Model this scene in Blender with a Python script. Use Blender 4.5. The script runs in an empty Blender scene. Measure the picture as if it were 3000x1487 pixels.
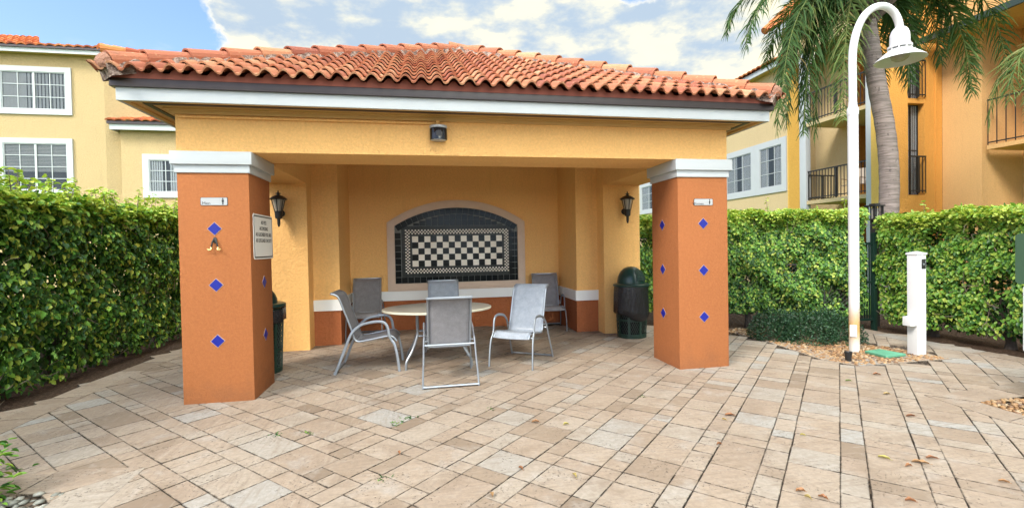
import bpy, bmesh, math, random
import numpy as np
from mathutils import Vector, Matrix
random.seed(7); rng = np.random.default_rng(11)
R = math.radians
sc = bpy.context.scene
COL = sc.collection

# ------------------------------------------------------------------ camera
YAW, PITCH, ROLL, FPX = .1822, .0167, -.0187, 1390.0
cy, sy = math.cos(YAW), math.sin(YAW)
f = Vector((sy, cy, 0)); r = Vector((cy, -sy, 0)); u = Vector((0, 0, 1))
f, u = f*math.cos(PITCH)-u*math.sin(PITCH), u*math.cos(PITCH)+f*math.sin(PITCH)
r, u = r*math.cos(ROLL)+u*math.sin(ROLL), u*math.cos(ROLL)-r*math.sin(ROLL)
cam = bpy.data.cameras.new("camera"); cam_o = bpy.data.objects.new("camera", cam); COL.objects.link(cam_o)
m3 = Matrix((r, u, -f)).transposed()
cam_o.matrix_world = Matrix.Translation((0, 0, 1.6)) @ m3.to_4x4()
cam.sensor_width = 36; cam.lens = FPX*36/3000; cam.clip_start = .05; cam.clip_end = 2000
sc.camera = cam_o

# ------------------------------------------------------------------ world, sun, exposure
SUN_EL, SUN_AZ = R(44), R(232)          # azimuth of the sun measured clockwise from +Y
SKY_STRENGTH = .08
w = bpy.data.worlds.new("World"); sc.world = w; w.use_nodes = True
nt = w.node_tree; N = nt.nodes; LK = nt.links
for n in list(N): N.remove(n)
def wn(t, **kw):
    n = N.new(t)
    for k, v in kw.items(): setattr(n, k, v)
    return n
def wm(op, a, b=None, c=None, clamp=False):
    n = wn('ShaderNodeMath', operation=op); n.use_clamp = clamp
    for i, v in enumerate((a, b, c)):
        if v is None: continue
        if isinstance(v, (int, float)): n.inputs[i].default_value = v
        else: LK.new(v, n.inputs[i])
    return n.outputs[0]
out = wn('ShaderNodeOutputWorld'); bg = wn('ShaderNodeBackground'); bg.inputs[1].default_value = SKY_STRENGTH
sky = wn('ShaderNodeTexSky', sky_type='NISHITA'); sky.sun_disc = False
sky.sun_elevation = SUN_EL; sky.sun_rotation = SUN_AZ; sky.air_density = 1.0; sky.dust_density = .6; sky.ozone_density = 2.0
tc = wn('ShaderNodeTexCoord'); sep = wn('ShaderNodeSeparateXYZ'); LK.new(tc.outputs['Generated'], sep.inputs[0])
az = wm('ARCTAN2', sep.outputs[0], sep.outputs[1])                 # radians from +Y towards +X
el = wm('ARCSINE', sep.outputs[2])
def wnoise(scale, detail, rough, off, zs=1.6, dist=0.):
    mp = wn('ShaderNodeMapping'); mp.inputs['Scale'].default_value = (1, 1, zs); mp.inputs['Location'].default_value = off
    LK.new(tc.outputs['Generated'], mp.inputs[0])
    n = wn('ShaderNodeTexNoise'); n.inputs['Scale'].default_value = scale; n.inputs['Detail'].default_value = detail
    n.inputs['Roughness'].default_value = rough; n.inputs['Distortion'].default_value = dist
    LK.new(mp.outputs[0], n.inputs['Vector']); return n.outputs['Fac']
n1 = wnoise(4.2, 9, .6, (1.3, 4.1, .2)); n2 = wnoise(7, 8, .58, (5.2, .4, 2.2), 2.2); n3 = wnoise(2.2, 4, .5, (9.1, 3.3, 1.7))
edge = wm('MULTIPLY', wm('SUBTRACT', az, R(-21)), 3.4, clamp=False)      # clear to the left of this azimuth, cloud bank to the right
edge = wm('MINIMUM', wm('MAXIMUM', edge, -.34), .30)
def hole(a0, e0, wa, we, k):
    da = wm('DIVIDE', wm('SUBTRACT', az, R(a0)), R(wa)); de = wm('DIVIDE', wm('SUBTRACT', el, R(e0)), R(we))
    g = wm('ADD', wm('MULTIPLY', da, da), wm('MULTIPLY', de, de))
    return wm('MULTIPLY', wm('MAXIMUM', wm('SUBTRACT', 1, g), 0), k)
cov = wm('ADD', n1, edge)
cov = wm('SUBTRACT', cov, hole(27, 28.5, 10, 5, .27))
mr = wn('ShaderNodeMapRange', interpolation_type='SMOOTHSTEP'); mr.inputs[1].default_value = .50; mr.inputs[2].default_value = .60
LK.new(cov, mr.inputs[0])
wisp = wn('ShaderNodeMapRange', interpolation_type='SMOOTHSTEP'); wisp.inputs[1].default_value = .60; wisp.inputs[2].default_value = .85; wisp.inputs[4].default_value = .35
LK.new(n2, wisp.inputs[0])
dens = wm('MAXIMUM', mr.outputs[0], wisp.outputs[0])
shade = wn('ShaderNodeMapRange', interpolation_type='SMOOTHSTEP'); shade.inputs[1].default_value = .44; shade.inputs[2].default_value = .60
rim = wm('MULTIPLY', wm('SUBTRACT', 1, mr.outputs[0]), .25)
LK.new(wm('ADD', wm('ADD', wm('MULTIPLY', n2, .6), wm('MULTIPLY', n3, .4)), rim), shade.inputs[0])
cr = wn('ShaderNodeMix', data_type='RGBA'); LK.new(shade.outputs[0], cr.inputs[0])
cr.inputs[6].default_value = (1.6, 2.0, 2.45, 1); cr.inputs[7].default_value = (4.0, 3.65, 2.6, 1)
# thin high haze lifts the clear blue a little
bl = wn('ShaderNodeMix', data_type='RGBA', blend_type='ADD'); bl.inputs[0].default_value = 1
LK.new(sky.outputs[0], bl.inputs[6]); bl.inputs[7].default_value = (.12, .5, .75, 1)
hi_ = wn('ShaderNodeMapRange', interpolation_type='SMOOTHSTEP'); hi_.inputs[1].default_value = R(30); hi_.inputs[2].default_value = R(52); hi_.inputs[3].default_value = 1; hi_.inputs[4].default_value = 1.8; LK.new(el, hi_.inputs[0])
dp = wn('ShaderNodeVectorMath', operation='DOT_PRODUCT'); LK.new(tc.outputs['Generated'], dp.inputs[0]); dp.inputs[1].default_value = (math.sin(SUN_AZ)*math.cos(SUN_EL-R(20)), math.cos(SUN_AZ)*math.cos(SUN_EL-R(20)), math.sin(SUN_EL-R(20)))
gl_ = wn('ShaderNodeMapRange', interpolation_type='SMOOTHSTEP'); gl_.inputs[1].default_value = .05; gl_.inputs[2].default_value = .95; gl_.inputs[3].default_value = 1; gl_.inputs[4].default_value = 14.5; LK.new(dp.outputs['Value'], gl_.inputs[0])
cl_ = wn('ShaderNodeVectorMath', operation='SCALE'); LK.new(cr.outputs[2], cl_.inputs[0]); LK.new(wm('MULTIPLY', hi_.outputs[0], gl_.outputs[0]), cl_.inputs['Scale'])   # off-view cloud boosted overhead and low on the sun side to light the interior
sk_ = wn('ShaderNodeVectorMath', operation='MULTIPLY'); LK.new(bl.outputs[2], sk_.inputs[0]); sk_.inputs[1].default_value = (.80, .72, .74)
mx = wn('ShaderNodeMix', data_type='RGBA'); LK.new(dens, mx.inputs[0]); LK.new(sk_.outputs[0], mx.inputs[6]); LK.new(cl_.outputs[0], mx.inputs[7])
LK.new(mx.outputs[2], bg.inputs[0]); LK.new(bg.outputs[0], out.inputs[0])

sl = bpy.data.lights.new("sun", 'SUN'); sl.energy = 1.2; sl.angle = R(18); sl.color = (1, .93, .82)
so = bpy.data.objects.new("sun", sl); COL.objects.link(so)
sd = Vector((math.sin(SUN_AZ)*math.cos(SUN_EL), math.cos(SUN_AZ)*math.cos(SUN_EL), math.sin(SUN_EL)))
so.rotation_euler = sd.to_track_quat('Z', 'Y').to_euler(); so.location = sd*60
sc.view_settings.view_transform = 'Standard'; sc.view_settings.look = 'None'
sc.view_settings.exposure = 2.10; sc.view_settings.gamma = 1
sc.cycles.max_bounces = 8; sc.cycles.diffuse_bounces = 5; sc.cycles.transparent_max_bounces = 12
sc.cycles.use_denoising = True

# ------------------------------------------------------------------ materials
class NT:
    def __init__(s, name):
        s.m = bpy.data.materials.new(name); s.m.use_nodes = True; s.t = s.m.node_tree
        s.b = s.t.nodes['Principled BSDF']; s.out = s.t.nodes['Material Output']
        s.tc = s.n('ShaderNodeTexCoord')
    def n(s, t, **kw):
        n = s.t.nodes.new(t)
        for k, v in kw.items(): setattr(n, k, v)
        return n
    def l(s, a, b): s.t.links.new(a, b)
    def noise(s, scale, detail=4, rough=.55, stretch=(1, 1, 1), rot=(0, 0, 0), dist=0, coord='Object'):
        mp = s.n('ShaderNodeMapping'); mp.inputs['Scale'].default_value = stretch; mp.inputs['Rotation'].default_value = rot
        s.l(s.tc.outputs[coord], mp.inputs[0])
        n = s.n('ShaderNodeTexNoise'); n.inputs['Scale'].default_value = scale; n.inputs['Detail'].default_value = detail
        n.inputs['Roughness'].default_value = rough; n.inputs['Distortion'].default_value = dist
        s.l(mp.outputs[0], n.inputs['Vector']); return n.outputs['Fac']
    def voro(s, scale, feature='F1', stretch=(1, 1, 1)):
        mp = s.n('ShaderNodeMapping'); mp.inputs['Scale'].default_value = stretch; s.l(s.tc.outputs['Object'], mp.inputs[0])
        n = s.n('ShaderNodeTexVoronoi', feature=feature); n.inputs['Scale'].default_value = scale
        s.l(mp.outputs[0], n.inputs['Vector']); return n.outputs['Distance']
    def attr(s, name='rnd'):
        a = s.n('ShaderNodeAttribute'); a.attribute_name = name; return a.outputs['Fac']
    def math(s, op, a, b=0., c=None, clamp=False):
        n = s.n('ShaderNodeMath', operation=op); n.use_clamp = clamp
        for i, v in enumerate((a, b, c)):
            if v is None: continue
            if isinstance(v, (int, float)): n.inputs[i].default_value = v
            else: s.l(v, n.inputs[i])
        return n.outputs[0]
    def rng(s, v, a, b, c=0., d=1., smooth=True):
        n = s.n('ShaderNodeMapRange'); n.interpolation_type = 'SMOOTHSTEP' if smooth else 'LINEAR'
        for i, x in enumerate((a, b, c, d)): n.inputs[i+1].default_value = x
        s.l(v, n.inputs[0]); return n.outputs[0]
    def ramp(s, v, stops, interp='LINEAR'):
        n = s.n('ShaderNodeValToRGB'); n.color_ramp.interpolation = interp
        e = n.color_ramp.elements
        while len(e) > 1: e.remove(e[-1])
        e[0].position = stops[0][0]; e[0].color = (*stops[0][1], 1)
        for p, c in stops[1:]:
            k = e.new(p); k.color = (*c, 1)
        s.l(v, n.inputs[0]); return n.outputs[0]
    def mix(s, fac, a, b, blend='MIX'):
        n = s.n('ShaderNodeMix', data_type='RGBA', blend_type=blend)
        for i, v in ((0, fac), (6, a), (7, b)):
            if isinstance(v, (int, float)): n.inputs[i].default_value = v
            elif isinstance(v, tuple): n.inputs[i].default_value = (*v, 1)
            else: s.l(v, n.inputs[i])
        return n.outputs[2]
    def color(s, v):
        if isinstance(v, tuple): s.b.inputs['Base Color'].default_value = (*v, 1)
        else: s.l(v, s.b.inputs['Base Color'])
    def bump(s, h, dist=.01, strength=1.):
        b = s.n('ShaderNodeBump'); b.inputs['Distance'].default_value = dist; b.inputs['Strength'].default_value = strength
        s.l(h, b.inputs['Height']); s.l(b.outputs[0], s.b.inputs['Normal'])
    def set(s, rough=.6, metal=0., spec=.5):
        s.b.inputs['Roughness'].default_value = rough; s.b.inputs['Metallic'].default_value = metal
        s.b.inputs['Specular IOR Level'].default_value = spec; return s
def c_mul(c, k): return tuple(min(1, x*k) for x in c)

def simple(name, col, rough=.6, metal=0., var=.12, scale=6., bump=0., bscale=60., spec=.5):
    t = NT(name).set(rough, metal, spec)
    n = t.noise(scale, 5)
    t.color(t.mix(n, c_mul(col, 1-var), c_mul(col, 1+var)))
    if bump: t.bump(t.noise(bscale, 4), bump)
    return t.m
def stucco(name, col, trowel=.006, grain=.002, stain=.10, gs=90):
    t = NT(name).set(.88, 0, .2)
    big = t.noise(1.1, 6, .6); mid = t.noise(9, 5, .6); streak = t.noise(2.2, 5, .6, (5, 5, .5))
    c = t.mix(big, c_mul(col, 1-stain), c_mul(col, 1+stain*.7))
    c = t.mix(t.rng(streak, .52, .75, 0, .28), c, c_mul(col, .72))
    c = t.mix(t.rng(mid, .58, .75, 0, .22), c, c_mul(col, .8))
    c = t.mix(t.rng(t.noise(34, 3, .7), .42, .60, .22, 0), c, c_mul(col, .62)); c = t.mix(t.rng(t.noise(47, 3, .7), .5, .68, 0, .25), c, c_mul(col, 1.3))
    t.color(c)
    g = t.noise(gs, 3, .6); kn = t.rng(t.noise(24, 5, .6, dist=.5), .42, .62)
    h = t.math('ADD', t.math('MULTIPLY', g, grain/.01), t.math('MULTIPLY', kn, trowel/.01))
    t.bump(h, .01, 1.); return t.m

M = {}
YEL = (.86, .495, .178)
M['yellow'] = stucco('yellow_stucco', YEL, .003, .0022)
M['rust'] = stucco('rust_stucco', (.33, .118, .041), .001, .0035, .08, 120)
_t = M['rust'].node_tree; _b = _t.nodes['Principled BSDF']; _src = _b.inputs['Base Color'].links[0].from_socket
_tc = _t.nodes.new('ShaderNodeTexCoord'); _sp = _t.nodes.new('ShaderNodeSeparateXYZ'); _t.links.new(_tc.outputs['Object'], _sp.inputs[0])
_nz = _t.nodes.new('ShaderNodeTexNoise'); _nz.inputs['Scale'].default_value = 6; _nz.inputs['Detail'].default_value = 6; _t.links.new(_tc.outputs['Object'], _nz.inputs['Vector'])
_ad = _t.nodes.new('ShaderNodeMath'); _ad.operation = 'MULTIPLY_ADD'; _t.links.new(_nz.outputs['Fac'], _ad.inputs[0]); _ad.inputs[1].default_value = .9; _t.links.new(_sp.outputs[2], _ad.inputs[2])
_mr = _t.nodes.new('ShaderNodeMapRange'); _mr.inputs[1].default_value = .42; _mr.inputs[2].default_value = .72; _mr.inputs[3].default_value = .42; _mr.inputs[4].default_value = 0; _t.links.new(_ad.outputs[0], _mr.inputs[0])
_mx = _t.nodes.new('ShaderNodeMix'); _mx.data_type = 'RGBA'; _t.links.new(_mr.outputs[0], _mx.inputs[0]); _t.links.new(_src, _mx.inputs[6]); _mx.inputs[7].default_value = (.20, .085, .04, 1); _t.links.new(_mx.outputs[2], _b.inputs['Base Color'])   # splash dirt near the paving
M['dado'] = stucco('rust_dado_stucco', (.38, .125, .048), .005, .002, .10)
M['cream'] = stucco('cream_stucco', (.46, .345, .18), .004, .002, .04)
M['cream_far'] = stucco('pale_cream_stucco', (.56, .44, .245), .004, .002, .04)
M['peach'] = stucco('peach_stucco', (.66, .41, .175), .003, .003, .05)
M['orange'] = stucco('orange_stucco', (.70, .335, .075), .004, .002, .06)
M['gold'] = stucco('golden_stucco', (.78, .50, .12), .004, .002, .05)
M['white'] = simple('white_paint', (.44, .47, .475), .5, 0, .05, 3, .0015, 40)
M['white_post'] = simple('white_plastic', (.62, .63, .63), .38, 0, .04, 4)
M['ceiling'] = simple('white_ceiling_paint', (.80, .79, .76), .8, 0, .03, 4)  # white put on the unseen ceiling to bounce light onto the back wall
M['soffit'] = simple('tan_soffit_paint', (.52, .33, .12), .7, 0, .1, 5, .001)
M['drip'] = simple('brown_metal_edge', (.045, .032, .032), .45, 0, .25, 7)
M['blue'] = simple('cobalt_tile_glaze', (.005, .011, .21), .35, 0, .25, 60)
M['grout_w'] = simple('pale_grout', (.36, .25, .19), .9)
M['frame'] = simple('beige_cast_stone', (.60, .46, .35), .75, 0, .12, 8, .002, 60)
M['black'] = simple('black_paint', (.012, .012, .013), .45)
M['lampglass'] = simple('frosted_glass', (.36, .34, .29), .25, 0, .25, 25)
M['trimwhite'] = simple('bright_white_trim', (.76, .77, .75), .5, 0, .04, 3)
M['rail'] = simple('dark_iron', (.018, .018, .016), .5)
M['signwhite'] = simple('sign_white', (.36, .37, .37), .35, 0, .04)
M['brass'] = simple('brass', (.75, .52, .2), .35, .6)
M['green_metal'] = simple('green_metal', (.008, .03, .02), .45, 0, .2, 8)
M['dome'] = simple('green_plastic', (.008, .036, .03), .3, 0, .18, 12)
M['alu'] = simple('silver_paint', (.27, .295, .325), .36, .55, .06, 12)
M['valve'] = simple('green_fibreglass', (.085, .26, .16), .6, 0, .4, 5, .001)
M['bark'] = simple('hedge_bark', (.05, .038, .03), .9, 0, .35, 14, .01, 40)
M['twig'] = simple('dry_twig', (.16, .125, .09), .9, 0, .3, 20)
M['curtain'] = simple('sheer_curtain', (.80, .86, .90), .8, 0, .12, 3)
M['blind'] = simple('window_blind', (.50, .52, .52), .7, 0, .06, 2)
M['interior'] = simple('dark_interior', (.05, .05, .055), .8)
M['gutter'] = simple('dark_green_gutter', (.03, .05, .04), .5)

t = NT('window_glass'); t.b.inputs['Base Color'].default_value = (.02, .03, .035, 1); t.set(.03, 0, .8)
tr = t.n('ShaderNodeBsdfTransparent'); ms = t.n('ShaderNodeMixShader'); ms.inputs[0].default_value = .30
t.l(tr.outputs[0], ms.inputs[1]); t.l(t.b.outputs[0], ms.inputs[2]); t.l(ms.outputs[0], t.out.inputs[0]); M['glass'] = t.m

t = NT('black_liner_bag').set(.22, 0, .5); t.color((.012, .012, .014)); t.bump(t.noise(9, 4, .6, (3, 3, .7), dist=1.0), .02, 1); M['bag'] = t.m

# sling fabric: woven mesh
def sling(name, c0):
    t = NT(name).set(.75, 0, .25)
    wv = t.noise(420, 2, .5, (1, 1, 1)); bl_ = t.rng(t.noise(11, 6, .75), .2, .8); thread = t.noise(60, 3, .6, (1, .08, 1))
    c = t.mix(bl_, c_mul(c0, .8), c_mul(c0, 1.15)); c = t.mix(t.rng(wv, .5, .72, 0, .55), c, c_mul(c0, .5)); c = t.mix(t.rng(thread, .55, .7, 0, .25), c, c_mul(c0, 1.4))
    t.color(c); t.bump(wv, .001); return t.m
M['sling'] = sling('grey_sling_fabric', (.205, .20, .21))
M['sling_pale'] = sling('pale_blue_grey_sling_fabric', (.255, .285, .325))

# terracotta
t = NT('terracotta').set(.85, 0, .2)
a = t.attr(); base = t.ramp(a, [(0, (.25, .082, .052)), (.35, (.34, .12, .068)), (.7, (.41, .16, .082)), (1, (.46, .235, .13))])
st = t.rng(t.noise(5, 6, .65), .58, .76, 0, .45); c = t.mix(st, base, (.12, .075, .06))
li = t.rng(t.noise(19, 5, .6), .6, .7, 0, .5); c = t.mix(li, c, (.46, .33, .18)); t.color(c); t.bump(t.noise(45, 5), .006); M['terra'] = t.m
t = NT('terracotta_far').set(.85, 0, .2)
a = t.attr(); t.color(t.mix(t.rng(t.noise(6, 5), .5, .7, 0, .4), t.ramp(a, [(0, (.30, .075, .04)), (.5, (.46, .14, .05)), (1, (.58, .22, .08))]), (.12, .05, .035))); M['terra_far'] = t.m
t = NT('old_mortar').set(.95, 0, .1)
t.color(t.mix(t.rng(t.noise(22, 6, .65), .42, .6), (.15, .105, .085), (.36, .275, .225))); t.bump(t.noise(30, 5), .03); M['mortar'] = t.m
M['plug'] = simple('stained_mortar_plug', (.25, .125, .08), .95, 0, .55, 14, .02, 30)
M['closure'] = simple('brick_red_closure', (.25, .075, .05), .85, 0, .2, 9)

# travertine
t = NT('travertine').set(.72, 0, .3)
a = t.attr('rnd'); b2 = t.attr('rnd2'); rt = t.attr('turn')
base = t.ramp(a, [(0, (0.171, 0.125, 0.087)), (.15, (0.227, 0.171, 0.121)), (.35, (0.272, 0.209, 0.155)), (.55, (0.292, 0.229, 0.170)), (.72, (0.300, 0.245, 0.189)), (.86, (0.297, 0.259, 0.211)), (1, (0.285, 0.274, 0.249))])
s1 = t.noise(3.2, 7, .62, (1, 9, 1), (0, 0, R(45))); s2 = t.noise(3.2, 7, .62, (9, 1, 1), (0, 0, R(45)))
stv = t.n('ShaderNodeMix', data_type='FLOAT'); t.l(rt, stv.inputs[0]); t.l(s1, stv.inputs[2]); t.l(s2, stv.inputs[3]); st = stv.outputs[0]
c = t.mix(t.rng(st, .48, .68, 0, .55), base, (0.190, 0.145, 0.104))
c = t.mix(t.rng(st, .30, .46, .35, 0), c, (0.354, 0.316, 0.266))
cl = t.noise(9, 6, .6); c = t.mix(t.rng(cl, .52, .72, 0, .35), c, (0.336, 0.296, 0.251))
dirt = t.noise(1.3, 5, .62); c = t.mix(t.rng(dirt, .52, .75, 0, .42), c, (0.158, 0.122, 0.092))
bt = t.noise(2.4, 6, .68); c = t.mix(t.rng(bt, .48, .68, 0, .6), c, (0.190, 0.138, 0.097)); c = t.mix(t.rng(t.noise(2.9, 6, .66, (1, 1, 1), (0, 0, 1)), .54, .70, 0, .5), c, (0.328, 0.301, 0.266)); pit = t.noise(46, 3, .6, (1, 1, 1)); pz = t.noise(4, 4, .6)
pm = t.math('MULTIPLY', t.rng(pit, .60, .66), t.rng(pz, .42, .62)); c = t.mix(t.math('MULTIPLY', pm, .75), c, (0.064, 0.048, 0.036))
c = t.mix(t.rng(t.noise(27, 4, .7), .40, .62, .30, 0), c, (0.153, 0.120, 0.088)); eg = t.math('MULTIPLY', t.attr('edge'), t.rng(t.noise(15, 5, .75), .36, .58)); c = t.mix(t.math('MULTIPLY', eg, .92, None, True), c, (0.023, 0.018, 0.013))
t.color(c); h = t.math('SUBTRACT', t.math('MULTIPLY', cl, .25), t.math('MULTIPLY', pm, .8)); t.bump(h, .006); M['trav'] = t.m
t = NT('joint_sand').set(.95, 0, .1); t.color(t.mix(t.rng(t.noise(30, 5), .4, .62), (.028, .022, .018), (.12, .09, .065))); M['joint'] = t.m
t = NT('soil_mulch').set(.95, 0, .1); t.color(t.ramp(t.noise(26, 7, .7), [(.3, (.022, .015, .011)), (.5, (.07, .045, .03)), (.65, (.14, .09, .06)), (.75, (.2, .15, .1))])); t.bump(t.noise(40, 6, .7), .05); M['mulch'] = t.m
t = NT('lawn_green').set(.9, 0, .1); t.color(t.ramp(t.noise(40, 6, .7), [(.3, (.05, .12, .02)), (.5, (.13, .26, .045)), (.7, (.24, .40, .08))])); t.bump(t.noise(120, 4), .04); M['lawn'] = t.m
t = NT('grass_blade').set(.6, 0, .2); t.color(t.ramp(t.attr(), [(0, (.06, .15, .02)), (1, (.22, .36, .07))])); M['blade'] = t.m
t = NT('river_pebble').set(.6, 0, .4)
t.color(t.mix(t.rng(t.noise(25, 4), .4, .7, 0, .4), t.ramp(t.attr(), [(0, (.06, .04, .03)), (.2, (.20, .10, .04)), (.5, (.28, .155, .06)), (.75, (.32, .205, .10)), (.92, (.36, .28, .18)), (1, (.19, .14, .11))]), (.24, .15, .09))); M['pebble'] = t.m
t = NT('pale_pebble').set(.6, 0, .4); t.color(t.ramp(t.attr(), [(0, (.10, .10, .08)), (.5, (.20, .20, .17)), (1, (.34, .32, .27))])); M['pebble2'] = t.m

def leaf_mat(name, stops, trans=.35, rough=.42):
    t = NT(name).set(rough, 0, .4); c = t.ramp(t.attr(), stops)
    t.color(c); tl = t.n('ShaderNodeBsdfTranslucent'); t.l(t.mix(1., c, (1.0, 1.0, .45), 'MULTIPLY'), tl.inputs[0])
    ms = t.n('ShaderNodeMixShader'); ms.inputs[0].default_value = trans
    t.l(t.b.outputs[0], ms.inputs[1]); t.l(tl.outputs[0], ms.inputs[2]); t.l(ms.outputs[0], t.out.inputs[0]); return t.m
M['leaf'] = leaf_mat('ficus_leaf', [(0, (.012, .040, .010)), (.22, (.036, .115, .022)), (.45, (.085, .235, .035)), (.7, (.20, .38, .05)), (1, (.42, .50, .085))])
M['bushleaf'] = leaf_mat('small_dark_leaf', [(0, (.012, .04, .016)), (.6, (.03, .085, .035)), (1, (.08, .16, .06))], .2, .35)
M['frond'] = leaf_mat('palm_leaflet', [(0, (.018, .055, .014)), (.5, (.055, .125, .03)), (.8, (.16, .22, .055)), (1, (.34, .28, .12))], .25, .75)
t = NT('palm_bark').set(.9, 0, .1)
rings = t.noise(5, 6, .65, (.5, .5, 7)); c = t.mix(t.rng(rings, .4, .62), (.15, .125, .11), (.26, .215, .19)); c = t.mix(t.rng(t.noise(14, 4, .6, (1, 1, .5)), .62, .7, 0, .7), c, (.03, .025, .025))
t.color(c); t.bump(rings, .015); M['palmbark'] = t.m
M['fiber'] = simple('palm_fibre', (.10, .075, .055), .95, 0, .4, 18, .02, 30)
t = NT('micro_tile').set(.12, 0, .07); t.color(t.ramp(t.attr(), [(0, (.006, .009, .010)), (.49, (.018, .020, .019)), (.5, (.76, .70, .57)), (1, (.90, .86, .75))], 'LINEAR')); M['tile'] = t.m
M['grout'] = simple('grey_grout', (.16, .17, .155), .8, 0, .2, 20)
M['tabletop'] = simple('speckled_tabletop', (.27, .25, .205), .3, 0, .14, 90)
M['tablerim'] = simple('cream_table_rim', (.50, .48, .37), .4, 0, .06, 8)
t = NT('rusty_white_pole').set(.4, 0, .5)
sp = t.n('ShaderNodeSeparateXYZ'); t.l(t.tc.outputs['Object'], sp.inputs[0])
hz = t.math('ADD', sp.outputs[2], t.math('MULTIPLY', t.noise(3, 4, .6, (1, 1, .4)), .35))
c = t.mix(t.rng(hz, .50, .95, 1, 0), (.62, .63, .63), (.46, .27, .09)); c = t.mix(t.rng(sp.outputs[2], .05, .32, 1, 0), c, (.56, .55, .50))
t.color(c); M['pole'] = t.m
M['cord'] = simple('white_cord', (.6, .57, .48), .6)
t = NT('fallen_leaf_skin').set(.6, 0, .3); t.color(t.ramp(t.attr(), [(0, (.12, .05, .025)), (.35, (.26, .115, .05)), (.6, (.30, .20, .09)), (.8, (.32, .28, .08)), (1, (.08, .15, .03))])); M['dryleaf'] = t.m

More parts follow.
